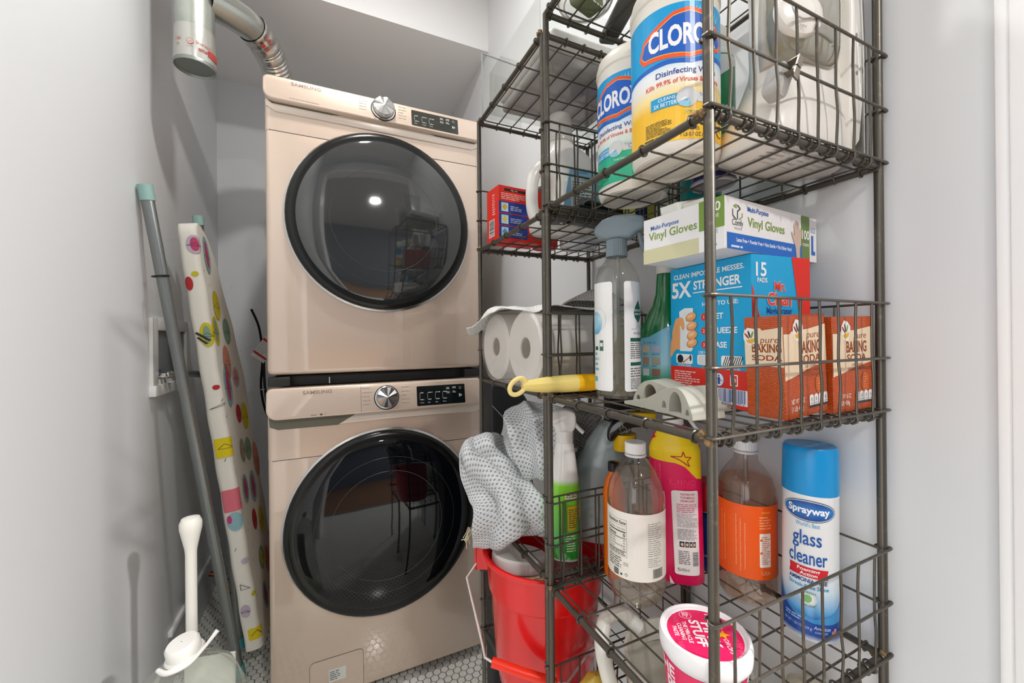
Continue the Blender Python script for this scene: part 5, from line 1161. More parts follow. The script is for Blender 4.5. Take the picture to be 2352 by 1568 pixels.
x, y = 0.470, 0.742
t = thing('detergent_jug', 'milky white plastic jug with a side handle and blue label', 'jug', (x, y, ZL2), R(-8))
M_milk = mat('#e3e0da', 0.3, coat=0.2)
def sup(wx, wy, z, cx=0.0, e=0.62, n=40):
    out = []
    for k in range(n):
        an = 2 * PI * k / n; c_, s_ = math.cos(an), math.sin(an)
        out.append((cx + wx * math.copysign(abs(c_) ** e, c_), wy * math.copysign(abs(s_) ** e, s_), z))
    return out
b = MB(); loft(b, [sup(0.066, 0.045, 0.0), sup(0.072, 0.050, 0.006), sup(0.074, 0.052, 0.03), sup(0.060, 0.052, 0.045, 0.014), sup(0.052, 0.050, 0.07, 0.022), sup(0.051, 0.050, 0.11, 0.022), sup(0.055, 0.048, 0.135, 0.014), sup(0.060, 0.046, 0.150, 0.004), sup(0.045, 0.040, 0.170, 0.0, 0.8), sup(0.030, 0.029, 0.185, -0.004, 1.0), sup(0.026, 0.026, 0.195, -0.006, 1.0)])
b.build('jug_body', M_milk, t, angle=60)
MB().tube(spline([(-0.058, 0, 0.020), (-0.070, 0, 0.045), (-0.072, 0, 0.085), (-0.066, 0, 0.120), (-0.044, 0, 0.145), (-0.02, 0, 0.150)], 8), 0.013, 18).build('handle', M_milk, t)
b = MB(); b.lathe([(0.030, 0.193), (0.030, 0.197), (0.027, 0.200), (0.025, 0.250), (0.022, 0.254), (0.001, 0.2545)], (-0.006, 0, 0), n=40, cap1=False); b.build('cap', clear('#eeeeea', 0.2, 1.0, 0.75, '#e6e4de'), t)
a = Art(); a.poly([(-0.030, 0.008), (0.066, 0.008), (0.058, 0.10), (0.046, 0.122), (-0.008, 0.122), (-0.014, 0.09)], mat('#86bbd9', 0.4), 1); a.rect(-0.006, 0.010, 0.042, 0.104, '#d3ded9', 2); a.text("TRADER'S", 0.018, 0.112, 0.005, '#33495a', 2, w=0.028); a.text('LIQUID LAUNDRY', 0.018, 0.098, 0.004, '#44505a', 3, w=0.034); a.micro(-0.003, 0.012, 0.040, 0.096, 17, '#4f5a58', 3, 2)
a.build('label', t, lambda u, v, h: (u, -0.0525 - h - (0.0 if u < 0.045 else -(u - 0.045) ** 2 * 14), v), step=0.006)

x, y = 0.585, 0.852
t = thing('white_bottle', 'pale white bottle with a bright blue cap behind the milky jug', 'bottle', (x, y, ZL2))
MB().lathe([(0.044, 0), (0.048, 0.006), (0.048, 0.13), (0.044, 0.17), (0.030, 0.198), (0.016, 0.212), (0.015, 0.222)], n=40).build('bottle_body', mat('#dbe1e6', 0.3, coat=0.2), t)
b = MB(); sring(b, 0.0175, 0.0185, 0.218, 0.240, 24); b.build('cap', mat('#1450b8', 0.35), t)
t = thing('battery_pack', 'black battery pack lying under the blue-labelled jug', 'battery pack', (0.505, 0.662, ZL2), R(6))
b = MB(); b.box(-0.07, 0.07, -0.02, 0.022, 0.0, 0.030, 0.004); b.build('pack', mat('#17181a', 0.35), t)
MB().tube([(-0.055, -0.01, 0.038), (0.075, 0.006, 0.040)], 0.009, 14).build('cell', mat('#2b2c2e', 0.3), t)
a = Art(); a.text('RAYOVAC', -0.005, 0.010, 0.012, '#9fb6cc', 1, w=0.075, bold=0.02); a.build('pack_print', t, on_negY(-0.02))
t = thing('hinge_block', 'small dark grey hinge block at the front corner of the left rack shelf', 'block', (0.405, 0.675, ZL2), R(-25))
b = MB(); b.box(-0.026, 0.026, -0.017, 0.017, 0, 0.020, 0.002); b.build('block_body', mat('#3a3c3e', 0.4), t)
b = MB(); [b.lathe([(0.003, -0.0008), (0.003, 0.001)], (sx, 0, 0), n=12) for sx in (-0.015, 0.015)]; b.build('rivet', M_chrome, t)
t = thing('yellow_box', 'small yellow box with a blue patch behind the mint wipes canister', 'box', (0.600, 0.655, ZL2), R(10))
MB().box(-0.03, 0.035, -0.015, 0.03, 0, 0.125, 0.001).build('carton', mat('#dfd34e', 0.4), t, smooth=False); a = Art(); a.rect(-0.028, 0.02, 0.01, 0.05, '#20387f', 1); a.build('carton_print', t, on_negY(-0.015))
t = thing('grey_pouch', 'pale blue-grey pouch lying flat at the back of the left rack shelf', 'pouch', (0.585, 0.745, ZL2))
MB().lathe([(0.06, 0), (0.07, 0.006), (0.066, 0.018), (0.04, 0.026), (0.001, 0.028)], n=32, sx=0.8, sy=0.7, cap1=False).build('pouch_body', mat('#b9c2c9', 0.5, bump=(60, 0.4)), t)

# ---------- top shelves
ZT = 1.701 + 0.0066
t = thing('acrylic_tray', 'clear acrylic tray holding white pads on top of the left rack', 'tray', (0.510, 0.775, ZT))
M_acr = clear('#fafbfa', 0.02, 1.2)
b = MB(); tx, ty, th = 0.145, 0.126, 0.16
b.box(-tx, tx, -ty, ty, 0, 0.002); b.box(-tx, -tx + 0.002, -ty, ty, 0.002, 0.10); b.box(tx - 0.002, tx, -ty, ty, 0.002, 0.10); b.box(-tx, tx, -ty, -ty + 0.002, 0.002, 0.10); b.box(-tx, tx, ty - 0.002, ty, 0.002, 0.10)
b.build('tray_body', M_acr, t, smooth=False)
t = thing('acrylic_sheet', 'clear acrylic panel leaning upright at the far side of the left rack top', 'panel', (0.405, 0.918, ZT), (0, 0, R(4)))
MB().box(-0.055, 0.055, -0.0015, 0.0015, 0.0, 0.155).build('panel_sheet', M_acr, t, smooth=False)
b = MB()
for q in ((-0.055, -0.0535, 0, 0.155), (-0.055, 0.055, 0.1535, 0.155)): b.box(q[0], q[1], -0.0018, 0.0018, q[2], q[3])
b.build('panel_edge', mat('#b9bfc0', 0.2), t, smooth=False)
t = thing('folded_pads', 'stack of folded white and lilac-grey pads lying in the acrylic tray', 'pads', (0.515, 0.775, ZT + 0.003))
b = MB(); b.box(-0.125, 0.11, -0.10, 0.112, 0.0, 0.022, 0.008, 3); b.build('pad', mat('#b9b2b0', 0.6, bump=(20, 0.4)), t)
b = MB(); b.box(-0.13, 0.12, -0.11, 0.116, 0.022, 0.045, 0.009, 3); b.build('pad', mat('#e3ded7', 0.6, bump=(20, 0.4)), t)
b = MB(); b.box(-0.11, 0.12, -0.10, 0.10, 0.045, 0.07, 0.010, 3); b.build('pad', mat('#efece8', 0.6), t)
b = MB(); b.box(0.00, 0.05, -0.08, -0.03, -0.0012, 0.0, 0.0); b.build('pad_mark', mat('#9a97a4', 0.6), t)
ZT2 = 1.728 + 0.0066
t = thing('clear_canister', 'clear plastic canister holding something green on top of the near rack', 'canister', (0.408, 0.568, ZT2))
MB().lathe([(0.038, 0), (0.045, 0.004), (0.048, 0.012), (0.051, 0.15), (0.053, 0.152)], n=44, cap1=False).build('canister_body', clear('#f4f4f2', 0.03, 2.0, 0.05), t)
b = MB(); b.torus((0, 0, 0.010), (0, 0, 1), 0.046, 0.0018, 44, 6); b.torus((0, 0, 0.002), (0, 0, 1), 0.036, 0.0015, 44, 6); b.build('base_ring', clear('#dcdcd8', 0.05, 2.0, 0.35), t)
t = thing('green_pouch', 'green foil pouch with white fringe inside the clear canister', 'pouch', (0.410, 0.570, ZT2 + 0.004), R(14))
MB().box(-0.020, 0.036, -0.012, 0.022, 0.004, 0.12, 0.006).build('pouch_body', mat('#6d7a48', 0.35, bump=(90, 0.6)), t)
a = Art(); a.micro(-0.018, 0.0, 0.034, 0.006, 1, '#e8e6dd', 1, 4); a.build('pouch_fringe', t, on_negY(-0.0125))
t = thing('grey_tool_handle', 'dark grey flat tool handle lying across the near rack top', 'handle', (0.478, 0.548, ZT2 + 0.007), (0, 0, R(74)))
b = MB(); b.box(-0.10, 0.085, -0.017, 0.017, -0.006, 0.010, 0.006, 3); b.build('handle_bar', mat('#5c5c58', 0.35), t)

# ---------- near rack, shelf z 0.738
Z4 = 0.738 + 0.0066
def clear_bottle(name, label, x, y, z, r, prof, cap, liq, liqz, body, tilt=(0, 0)):
    t = thing(name, label, 'bottle', (x, y, z), (R(tilt[0]), R(tilt[1]), 0))
    MB().lathe(prof, n=48, cap1=False).build('bottle_body', body, t)
    f = bottle_r(prof); zz = [p[1] for p in prof if 0.004 < p[1] < liqz] + [liqz]
    MB().lathe([(prof[0][0] * 0.9, 0.004)] + [(f(q) * 0.96, q) for q in zz] + [(0.001, liqz)], n=40, cap1=False).build('liquid', liq, t)
    b = MB(); z0 = cap[1]; b2 = MB(); sring(b, cap[0], cap[0], z0, cap[2], 30, 0.0006); b.build('cap', PW, t)
    MB().torus((0, 0, z0 - 0.0035), (0, 0, 1), cap[0] - 0.0015, 0.0022, 30, 8).build('neck_ring', PW, t)
    return t
r = 0.0455
VP = [(0.026, 0.006), (0.030, 0.0), (0.040, 0.010), (r, 0.028), (r, 0.045), (r * 0.985, 0.05), (r * 0.985, 0.155), (r, 0.160), (r * 0.99, 0.172), (r * 0.90, 0.190), (r * 0.70, 0.208), (r * 0.45, 0.222), (0.0145, 0.231), (0.0135, 0.238)]
vx, vy = 0.458, 0.512; fa = facing(vx, vy)
t = clear_bottle('vinegar_bottle', 'clear round bottle with a white cap and a white nutrition label', vx, vy, Z4, r, VP, (0.0165, 0.236, 0.2535), clear('#fbf7ee', 0.03, 0.5, 0.10, '#f4eee0'), 0.205, clear('#fbfaf9', 0.02, 1.8))  # pale milky body in the liquid imitates brightness from refraction
a = Art(); lb = mat('#e9e4da', 0.5); K = '#2c2b29'
a.rect(-0.088, 0.050, 0.088, 0.153, lb, 0)
def facts(a, x0, z1):
    a.text('Nutrition Facts', x0 + 0.017, z1 - 0.007, 0.0048, K, 2, w=0.034, bold=0.02); a.line([(x0, z1 - 0.0095), (x0 + 0.034, z1 - 0.0095)], 0.0003, K, 2)
    a.text('Serving size  1 Tbsp (15mL)', x0 + 0.017, z1 - 0.0155, 0.0022, K, 2, w=0.033); a.line([(x0, z1 - 0.019), (x0 + 0.034, z1 - 0.019)], 0.0016, K, 2)
    a.text('Calories', x0, z1 - 0.0265, 0.0042, K, 2, al='L', bold=0.02, w=0.017); a.text('0', x0 + 0.033, z1 - 0.0265, 0.0055, K, 2, al='R', bold=0.02); a.line([(x0, z1 - 0.029), (x0 + 0.034, z1 - 0.029)], 0.0010, K, 2)
    for k, s in enumerate(('Total Fat 0g', 'Sodium 0mg', 'Total Carbohydrate 0g', 'Protein 0g')): a.text(s, x0, z1 - 0.0335 - 0.0042 * k, 0.0022, K, 2, al='L'); a.text('0%', x0 + 0.033, z1 - 0.0335 - 0.0042 * k, 0.0022, K, 2, al='R')
    a.line([(x0, z1 - 0.049), (x0 + 0.034, z1 - 0.049)], 0.0010, K, 2); a.micro(x0, z1 - 0.056, x0 + 0.033, z1 - 0.050, 2, '#6b6a66', 2, 3)
    a.line([(x0 - 0.0015, z1), (x0 + 0.0355, z1), (x0 + 0.0355, z1 - 0.057), (x0 - 0.0015, z1 - 0.057), (x0 - 0.0015, z1)], 0.0003, K, 2)
facts(a, -0.048, 0.141); a.micro(-0.048, 0.064, -0.02, 0.082, 5, '#77766f', 2, 9)
a.text('WHOLE', -0.0145, 0.0735, 0.0024, '#77766f', 2, w=0.008); a.text('FOODS', -0.0145, 0.0705, 0.0024, '#77766f', 2, w=0.008)
a.rect(-0.036, 0.053, -0.027, 0.062, K, 2); a.text('NON', -0.0315, 0.0585, 0.0022, '#e9e4da', 3); a.text('GMO', -0.0315, 0.0550, 0.0022, '#e9e4da', 3); a.ell(-0.022, 0.056, 0.0018, 0.0018, K, 2); a.ell(-0.014, 0.057, 0.0022, 0.0022, K, 2); a.ell(-0.014, 0.057, 0.0015, 0.0015, lb, 3)
a.micro(0.019, 0.088, 0.044, 0.140, 16, '#a09e96', 2, 4, fill=0.36); a.micro(0.019, 0.072, 0.042, 0.087, 5, '#a09e96', 2, 5, fill=0.36); a.rect(0.026, 0.0525, 0.046, 0.0685, lb, 2); a.bars(0.027, 0.055, 0.046, 0.069, K, 3, 8)
a.build('label', t, on_cyl(r * 0.99, fa - 2), step=0.004)

x, y = 0.565, 0.522; fa = facing(x, y); PK = mat('#e3125c', 0.35); PY = mat('#f5d20a', 0.35)
t = thing('cream_cleaner_bottle', 'pink spray bottle with a yellow top and red star, leaning a little', 'bottle', (x, y, Z4), (R(0), R(-2.6), 0))
b = MB(); q = R(fa + 90)
secs = []
for z, w_, d_ in ((0.0, 0.036, 0.024), (0.004, 0.040, 0.028), (0.06, 0.0405, 0.029), (0.15, 0.042, 0.030), (0.205, 0.0425, 0.030), (0.235, 0.041, 0.029), (0.252, 0.034, 0.026), (0.265, 0.024, 0.02), (0.272, 0.018, 0.017)): secs.append(sup(w_, d_, z, 0, 0.75))
loft(b, secs); o = b.build('bottle_body', PK, t, angle=60); o.rotation_euler = (0, 0, q)
b = MB(); b.lathe([(0.0175, 0.270), (0.017, 0.288)], n=30); b.prism([(-0.03, 0.292), (-0.028, 0.306), (0.01, 0.309), (0.03, 0.30), (0.028, 0.288), (-0.012, 0.288)], -0.011, 0.011, 'XZ', 0.004); b.tube(spline([(0.018, 0, 0.29), (0.028, 0, 0.278), (0.040, 0, 0.26)], 5), 0.0035, 8); h = b.build('trigger_head', PW, t); h.rotation_euler = (0, 0, q)
def ps_map(u, v, h):
    w_ = 0.0425 if v > 0.15 else 0.0405 + (v - 0.06) / 0.09 * 0.0015; d_ = 0.030
    if v > 0.235: k = max(0.45, 1 - (v - 0.235) * 13); w_ *= k; d_ *= 0.35 + 0.65 * k
    uu = max(-1.35, min(1.35, u / 0.0425)); sx_ = math.sin(uu); e = 0.75
    xx = w_ * math.copysign(abs(sx_) ** e, sx_) if abs(sx_) > 1e-6 else 0; return (xx, -(d_ + 0.0008) * math.cos(uu) ** e - h, v)
a = Art(); wtp = mat('#ece6e6', 0.4)
a.poly([(-0.055, 0.2165), (-0.02, 0.2145), (0.0, 0.2125), (0.012, 0.206), (0.024, 0.194), (0.034, 0.186), (0.055, 0.183), (0.055, 0.262), (-0.055, 0.262)], PY, 1)
star = [(0.010, 0.232), (0.013, 0.223), (0.0235, 0.2225), (0.016, 0.216), (0.020, 0.207), (0.013, 0.212), (-0.003, 0.2235), (0.0075, 0.2235)]
a.line(star + [star[0]], 0.0016, '#b8141c', 3); a.poly([(-0.001, 0.2225), (0.010, 0.213), (0.016, 0.206), (0.020, 0.196), (0.0145, 0.209), (0.006, 0.217)], '#b8141c', 3)
a.text('UPVC', 0.012, 0.176, 0.009, mat('#ef3d7a', 0.35), 2, w=0.034); a.text('TILES', -0.028, 0.195, 0.008, mat('#ef3d7a', 0.35), 2, rot=-90); a.text('OVEN', -0.032, 0.15, 0.008, mat('#ef3d7a', 0.35), 2, rot=-90)
a.rect(-0.004, 0.022, 0.036, 0.166, wtp, 2, 0.004)
for k, s in enumerate(('THE PINK STUFF', 'THE MIRACLE', 'CREAM CLEANER')): a.text(s, 0.0155, 0.158 - 0.0055 * k, 0.0036, '#c4204c', 3, w=0.024, bold=0.02)
a.micro(0.0, 0.128, 0.032, 0.144, 5, '#d87c96', 3, 3); a.micro(0.0, 0.104, 0.032, 0.127, 10, '#8d8488', 3, 4, fill=0.4); a.micro(0.0, 0.082, 0.032, 0.101, 8, '#6e6a6e', 3, 6, fill=0.4)
for k in range(4): a.rect(0.001 + 0.0068 * k, 0.070, 0.0068 + 0.0068 * k, 0.0795, '#2a2628', 3); a.ell(0.0039 + 0.0068 * k, 0.0745, 0.0018, 0.0028, '#d8b8a8', 4)
a.micro(0.0, 0.040, 0.015, 0.064, 8, '#6d6468', 3, 7); a.rect(0.018, 0.036, 0.034, 0.062, wtp, 3); a.bars(0.020, 0.038, 0.033, 0.062, '#3a3438', 4, 4, horiz=True); a.text('500ml', 0.006, 0.0285, 0.0052, '#3a3438', 3, w=0.014)
a.line([(-0.022, 0.022), (-0.020, 0.21)], 0.0007, '#f08aa8', 2); a.line([(-0.029, 0.022), (-0.031, 0.21)], 0.0006, '#f08aa8', 2); a.poly([(-0.012, 0.004), (-0.005, 0.004), (-0.012, 0.018)], '#e7c8cc', 2)
o = a.build('label', t, ps_map, step=0.004, stepv=0.01); o.rotation_euler = (0, 0, q)

x, y = 0.645, 0.527
t = spray_can(x, y, Z4, 0.026, 0.19, 'blue spray can with a red cap behind the front post', mat('#123c8c', 0.3, metal=0.2), 'lubricant_can')
MB().lathe([(0.0245, 0.106), (0.0245, 0.152), (0.022, 0.156), (0.001, 0.157)], n=32, cap1=False).build('cap', mat('#c4141c', 0.35), t)
for ch in t.children:
    if ch.name.startswith('can_body'):
        for v in ch.data.vertices: v.co.z *= 0.60
MB().torus((0, 0, 0.1055), (0, 0, 1), 0.0245, 0.0016, 30, 6).build('rim', M_chrome, t)
a = Art(); a.poly([(0.012, 0.055), (0.04, 0.055), (0.04, 0.082), (0.012, 0.082), (0.008, 0.068)], '#f0d018', 1); a.text('DANGER', -0.002, 0.024, 0.004, '#dfe4ec', 1, w=0.014); a.text('NET', -0.012, 0.012, 0.004, '#dfe4ec', 1); a.rect(0.002, 0.05, 0.008, 0.1, '#8d1c28', 1); a.build('label', t, on_cyl(0.0252, facing(x, y)), step=0.005)

x, y = 0.629, 0.4415; fa = facing(x, y); r = 0.0435
OP = [(0.030, 0.006), (0.036, 0.0), (0.041, 0.008), (r, 0.018), (r, 0.165), (r * 0.97, 0.178), (r * 0.84, 0.196), (r * 0.62, 0.210), (r * 0.42, 0.220), (0.0165, 0.232), (0.0160, 0.240)]
t = clear_bottle('soap_refill_bottle', 'clear bottle with an orange label and white cap behind the front post', x, y, Z4, r, OP, (0.0182, 0.238, 0.254), clear('#fbeee4', 0.03, 0.5, 0.12, '#f2d0b6'), 0.192, clear('#fbf8f6', 0.02, 1.8))  # peach milky body stands in for light refracted through the soap
MB().tube([(0.004, 0, 0.01), (0.0, 0, 0.236)], 0.0035, 8).build('dip_tube', clear('#d8c8bc', 0.1, 1.0, 0.2), t)
a = Art(); og = mat('#ee5a12', 0.4); a.rect(-0.088, 0.046, 0.088, 0.160, og, 0)
for k in range(8): a.micro(-0.046 + 0.0062 * k - 0.0, 0.055 + 0.004 * (k % 3), -0.0445 + 0.0062 * k, 0.150 - 0.006 * (k % 4), 26, '#f5a06c', 1, k, fill=0.7) if k not in (3, 4) else None
a.rect(0.018, 0.066, 0.036, 0.118, mat('#ece4dc', 0.4), 2, 0.001); a.micro(0.021, 0.07, 0.035, 0.114, 14, '#c98a6c', 3, 2); a.ell(0.0205, 0.108, 0.0018, 0.0018, '#e0551a', 4); a.ell(0.0205, 0.088, 0.0018, 0.0018, '#e0551a', 4); a.text('sweet', 0.028, 0.149, 0.0042, '#f6c04a', 2); a.micro(0.018, 0.124, 0.038, 0.145, 5, '#f5a06c', 2, 6); a.text('USA', 0.028, 0.054, 0.006, '#f5b08c', 2)
a.build('label', t, on_cyl(r + 0.0002, fa), step=0.004)

# glass cleaner can
x, y = 0.634, 0.349; fa = facing(x, y); r = 0.0345
t = thing('glass_cleaner_can', 'tall white glass cleaner spray can with a bright blue cap', 'spray can', (x, y, Z4 + 0.0005), (R(0), R(1.0), 0))
MB().lathe([(r * 0.85, 0.003), (r * 0.95, 0.0), (r, 0.003), (r, 0.006), (r * 0.975, 0.008), (r * 0.975, 0.196), (r * 0.99, 0.199), (r * 0.97, 0.202)], n=56).build('can_body', ramp_mat([(0.0, '#dfe2e4'), (0.009, '#1b4fa6'), (0.03, '#1b4fa6'), (0.040, '#4f9ed6'), (0.070, '#cfe3ef'), (0.095, '#e4e8ea'), (0.21, '#e6e8e9')], 0.25, coat=0.3), t)
MB().lathe([(r * 0.985, 0.200), (r * 0.995, 0.204), (r * 0.975, 0.254), (r * 0.955, 0.262), (r * 0.90, 0.2655), (r * 0.80, 0.2650), (0.001, 0.2655)], n=56, cap1=False).build('cap', mat('#1391d2', 0.3), t)
a = Art(); wt_ = '#f2f5f7'; sb = mat('#1a63b4', 0.3)
a.ell(0, 0.179, 0.0335, 0.0150, '#1d2c48', 1, 40); a.ell(0, 0.179, 0.0325, 0.0140, '#c6d2da', 2, 40); a.ell(0, 0.179, 0.0312, 0.0128, ramp_mat([(0.166, '#123f8c'), (0.180, '#2a7ac6'), (0.192, '#123f8c')], 0.3), 3, 40)
a.text('Sprayway', 0.0, 0.1755, 0.0098, wt_, 4, w=0.050, bold=0.03); a.text("World's Best", -0.001, 0.1570, 0.0062, '#3a9ac8', 2, w=0.028)
a.text('glass', -0.002, 0.1320, 0.0200, '#1758a8', 2, w=0.034, bold=0.012); a.text('cleaner', -0.001, 0.1055, 0.0200, '#1758a8', 2, w=0.046, bold=0.012)
a.poly([(-0.024, 0.088), (0.023, 0.087), (0.022, 0.094), (0.0235, 0.1005), (-0.023, 0.102), (-0.0225, 0.095)], '#d0202c', 2); a.text('Foaming', 0.0, 0.0955, 0.0044, wt_, 3, w=0.026, bold=0.02); a.text('Action', 0.0, 0.0895, 0.0044, wt_, 3, w=0.020, bold=0.02)
a.text('AMMONIA-FREE', -0.001, 0.0800, 0.0056, '#163c80', 2, w=0.046, bold=0.02); a.text('Streak-Free Shine', 0.0, 0.0720, 0.0054, '#2a86bc', 2, w=0.048, bold=0.01)
a.ell(0.0, 0.058, 0.0098, 0.0098, '#d8e2e4', 2); a.ell(0.0, 0.058, 0.0068, 0.0068, '#e9efe6', 3); a.ell(-0.001, 0.058, 0.0048, 0.0058, '#7fb87a', 4, rot=-20); a.text('FRESH', 0.002, 0.0650, 0.0030, '#2e7a56', 4, w=0.012); a.text('SCENT', 0.002, 0.0478, 0.0030, '#2e7a56', 4, w=0.012)
dkb = mat('#1a4a9e', 0.3)
a.poly([(-0.052, 0.009), (0.052, 0.009), (0.052, 0.052), (0.040, 0.046), (0.026, 0.038), (0.006, 0.032), (-0.014, 0.034), (-0.030, 0.046), (-0.040, 0.060), (-0.052, 0.072)], mat('#3f93d0', 0.3), 1); a.poly([(-0.052, 0.009), (0.052, 0.009), (0.052, 0.030), (0.03, 0.027), (0.006, 0.026), (-0.014, 0.030), (-0.030, 0.041), (-0.040, 0.053), (-0.052, 0.064)], dkb, 2)
a.micro(-0.030, 0.024, -0.002, 0.031, 2, '#a9c4e4', 3, 3); a.text('NET WT 1 LB 3 OZ (539 g)', -0.014, 0.016, 0.0036, '#c9d8ea', 3, w=0.036); a.text('American', 0.016, 0.0185, 0.0050, '#dfe7f0', 3, w=0.020, shear=0.2); a.text('COMPANY', 0.015, 0.0135, 0.0026, '#dfe7f0', 3, w=0.015)
a.rect(0.028, 0.014, 0.036, 0.0215, '#c8404c', 3); a.rect(0.028, 0.018, 0.0315, 0.0215, '#28407c', 4)
for k in range(3): a.rect(0.028, 0.0150 + 0.0022 * k, 0.036, 0.0158 + 0.0022 * k, '#e8e8ec', 3.5)
a.build('label', t, on_cyl(r * 0.975, fa - 3), step=0.004)

# cleaning paste tub
x, y = 0.409, 0.3415
t = thing('paste_tub', 'white round tub with a pink printed lid at the front corner of the shelf', 'tub', (x, y, Z4)); r = 0.0505
MB().lathe([(0.040, 0.0), (0.043, 0.002), (0.0475, 0.054)], n=56).build('tub_body', mat('#e9e9ec', 0.3), t)
MB().lathe([(r * 0.97, 0.050), (r, 0.052), (r * 1.015, 0.060), (r * 1.01, 0.0675), (r * 0.985, 0.0715), (r * 0.93, 0.0725), (r * 0.89, 0.071), (r * 0.875, 0.0685), (r * 0.84, 0.0680), (0.001, 0.0680)], n=64, cap0=False, cap1=False).build('lid', mat('#f0f0f2', 0.3), t)
a = Art(); PK2 = mat('#e5205e', 0.35); a.ell(0, 0, r * 0.83, r * 0.83, PK2, 1, 56); pk3 = mat('#ef5a88', 0.35); w2 = '#f6eef2'
for s, u, v, hh in (('SKIRTING', 0.012, 0.030, 0.006), ('OVENS', -0.018, -0.031, 0.006), ('TILES', 0.020, -0.034, 0.005), ('SINKS', -0.02, 0.0335, 0.005)): a.text(s, u, v, hh, pk3, 2)
a.text('STAR', -0.018, 0.0190, 0.0052, w2, 3, shear=0.2); a.text('DROPS', 0.018, 0.0190, 0.0052, w2, 3, shear=0.2); a.poly([(0.0, 0.0295), (0.002, 0.0235), (0.008, 0.023), (0.003, 0.0195), (0.005, 0.0135), (0.0, 0.0175), (-0.005, 0.0135), (-0.003, 0.0195), (-0.008, 0.023), (-0.002, 0.0235)], '#f2b21c', 4)
a.text('THE', -0.028, 0.0105, 0.0072, w2, 3, bold=0.02, shear=0.1); a.text('PINK', 0.002, 0.0015, 0.0125, w2, 3, w=0.042, bold=0.035); a.text('STUFF', 0.0, -0.0125, 0.0115, w2, 3, w=0.044, bold=0.035)
a.text('THE MIRACLE', 0.0, -0.0215, 0.0048, w2, 3, w=0.036, bold=0.02); a.text('CLEANING', 0.0, -0.0282, 0.0048, w2, 3, w=0.028, bold=0.02); a.text('PASTE', 0.0, -0.0350, 0.0048, w2, 3, w=0.016, bold=0.02)
a.ell(-0.0300, -0.014, 0.0065, 0.0075, w2, 3); a.ell(-0.0300, -0.014, 0.0060, 0.0070, PK2, 4); a.micro(-0.0345, -0.018, -0.0255, -0.010, 4, w2, 5, 2)
a.build('lid_print', t, on_top(0.0680, rot=-123))
a = Art(); a.rect(-0.075, 0.004, 0.075, 0.046, PK2, 1); a.text('THE', -0.028, 0.028, 0.014, w2, 2, bold=0.03); a.text('PINK', 0.0, 0.008, 0.018, w2, 2, bold=0.03, w=0.05); a.build('tub_label', t, lambda u, v, h: ((0.0430 + 0.0045 * v / 0.054 + h) * math.cos(R(facing(0.409, 0.3415) - 30) + u / 0.045), (0.0430 + 0.0045 * v / 0.054 + h) * math.sin(R(facing(0.409, 0.3415) - 30) + u / 0.045), v), step=0.004, stepv=0.01)

# orange bottle behind the clear one
t = thing('orange_bottle', 'narrow orange bottle just behind the clear bottle with the nutrition label', 'bottle', (0.468, 0.579, Z4))
MB().lathe([(0.017, 0), (0.019, 0.004), (0.0195, 0.15), (0.015, 0.17), (0.009, 0.18), (0.009, 0.19)], n=32).build('bottle_body', mat('#d8660f', 0.25), t)
MB().lathe([(0.0105, 0.185), (0.0105, 0.20), (0.001, 0.201)], n=20, cap1=False).build('cap', M_black, t)

# ---------- left rack, shelf z 0.745
Z4L = 0.745 + 0.0066
x, y = 0.4135, 0.657; fa = facing(x, y); q = R(fa + 90)
t = thing('green_spray_bottle', 'bright green spray bottle with a white trigger head in the left rack', 'spray bottle', (x, y, Z4L))
b = MB(); loft(b, [sup(0.026, 0.022, 0.0, 0, 0.8), sup(0.029, 0.025, 0.006, 0, 0.8), sup(0.0295, 0.025, 0.06, 0, 0.8), sup(0.0285, 0.024, 0.11, 0, 0.8), sup(0.026, 0.022, 0.15, 0, 0.85), sup(0.0215, 0.019, 0.185, 0, 0.9), sup(0.018, 0.017, 0.212, 0, 1.0), sup(0.0145, 0.0145, 0.220, 0, 1.0)])
o = b.build('bottle_body', ramp_mat([(0.0, '#e6e6e2'), (0.006, '#2c8c30'), (0.04, '#3aa63c'), (0.10, '#63c51c'), (0.140, '#86d62c'), (0.152, '#e7e5e0'), (0.23, '#e9e8e4')], 0.2, coat=0.5), t, angle=60); o.rotation_euler = (0, 0, q)
b = MB(); b.lathe([(0.016, 0.218), (0.016, 0.240)], n=30); b.prism([(p.x, p.y) for p in spline([(-0.012, 0.236, 0), (-0.02, 0.248, 0), (-0.034, 0.250, 0), (-0.036, 0.262, 0), (-0.022, 0.276, 0), (0.0, 0.281, 0), (0.018, 0.276, 0), (0.022, 0.262, 0), (0.016, 0.24, 0)], 4, closed=True)], -0.012, 0.012, 'XZ', 0.004, 3)
h = b.build('trigger_head', mat('#e4e3e0', 0.35), t, angle=60); h.rotation_euler = (0, 0, q)
MB().tube(spline([(0.014, 0, 0.268), (0.022, 0, 0.250), (0.036, 0, 0.236)], 6), 0.004, 10).build('trigger', mat('#dcdbd8', 0.35), h)
a = Art(); a.rect(0.004, 0.060, 0.030, 0.105, '#cfae22', 1, 0.001); a.micro(0.006, 0.064, 0.028, 0.10, 9, '#5c6a1c', 2, 3); a.micro(0.002, 0.020, 0.026, 0.052, 7, '#bfe3b4', 1, 4); a.rect(0.0, 0.118, 0.026, 0.128, '#dbe8c8', 1); a.micro(0.002, 0.120, 0.024, 0.127, 2, '#6a3a1c', 2, 3); a.rect(-0.004, 0.055, 0.002, 0.112, '#2d7a1c', 1)
def gmap(u, v, h):
    an = u / 0.027; rx = 0.0293 if v < 0.1 else 0.0293 - (v - 0.1) * 0.06; return ((rx + h) * math.sin(an), -(rx * 0.87 + 0.0008 + h) * math.cos(an), v)
o = a.build('label', t, gmap, step=0.004, stepv=0.02, base=0.0008); o.rotation_euler = (0, 0, q)

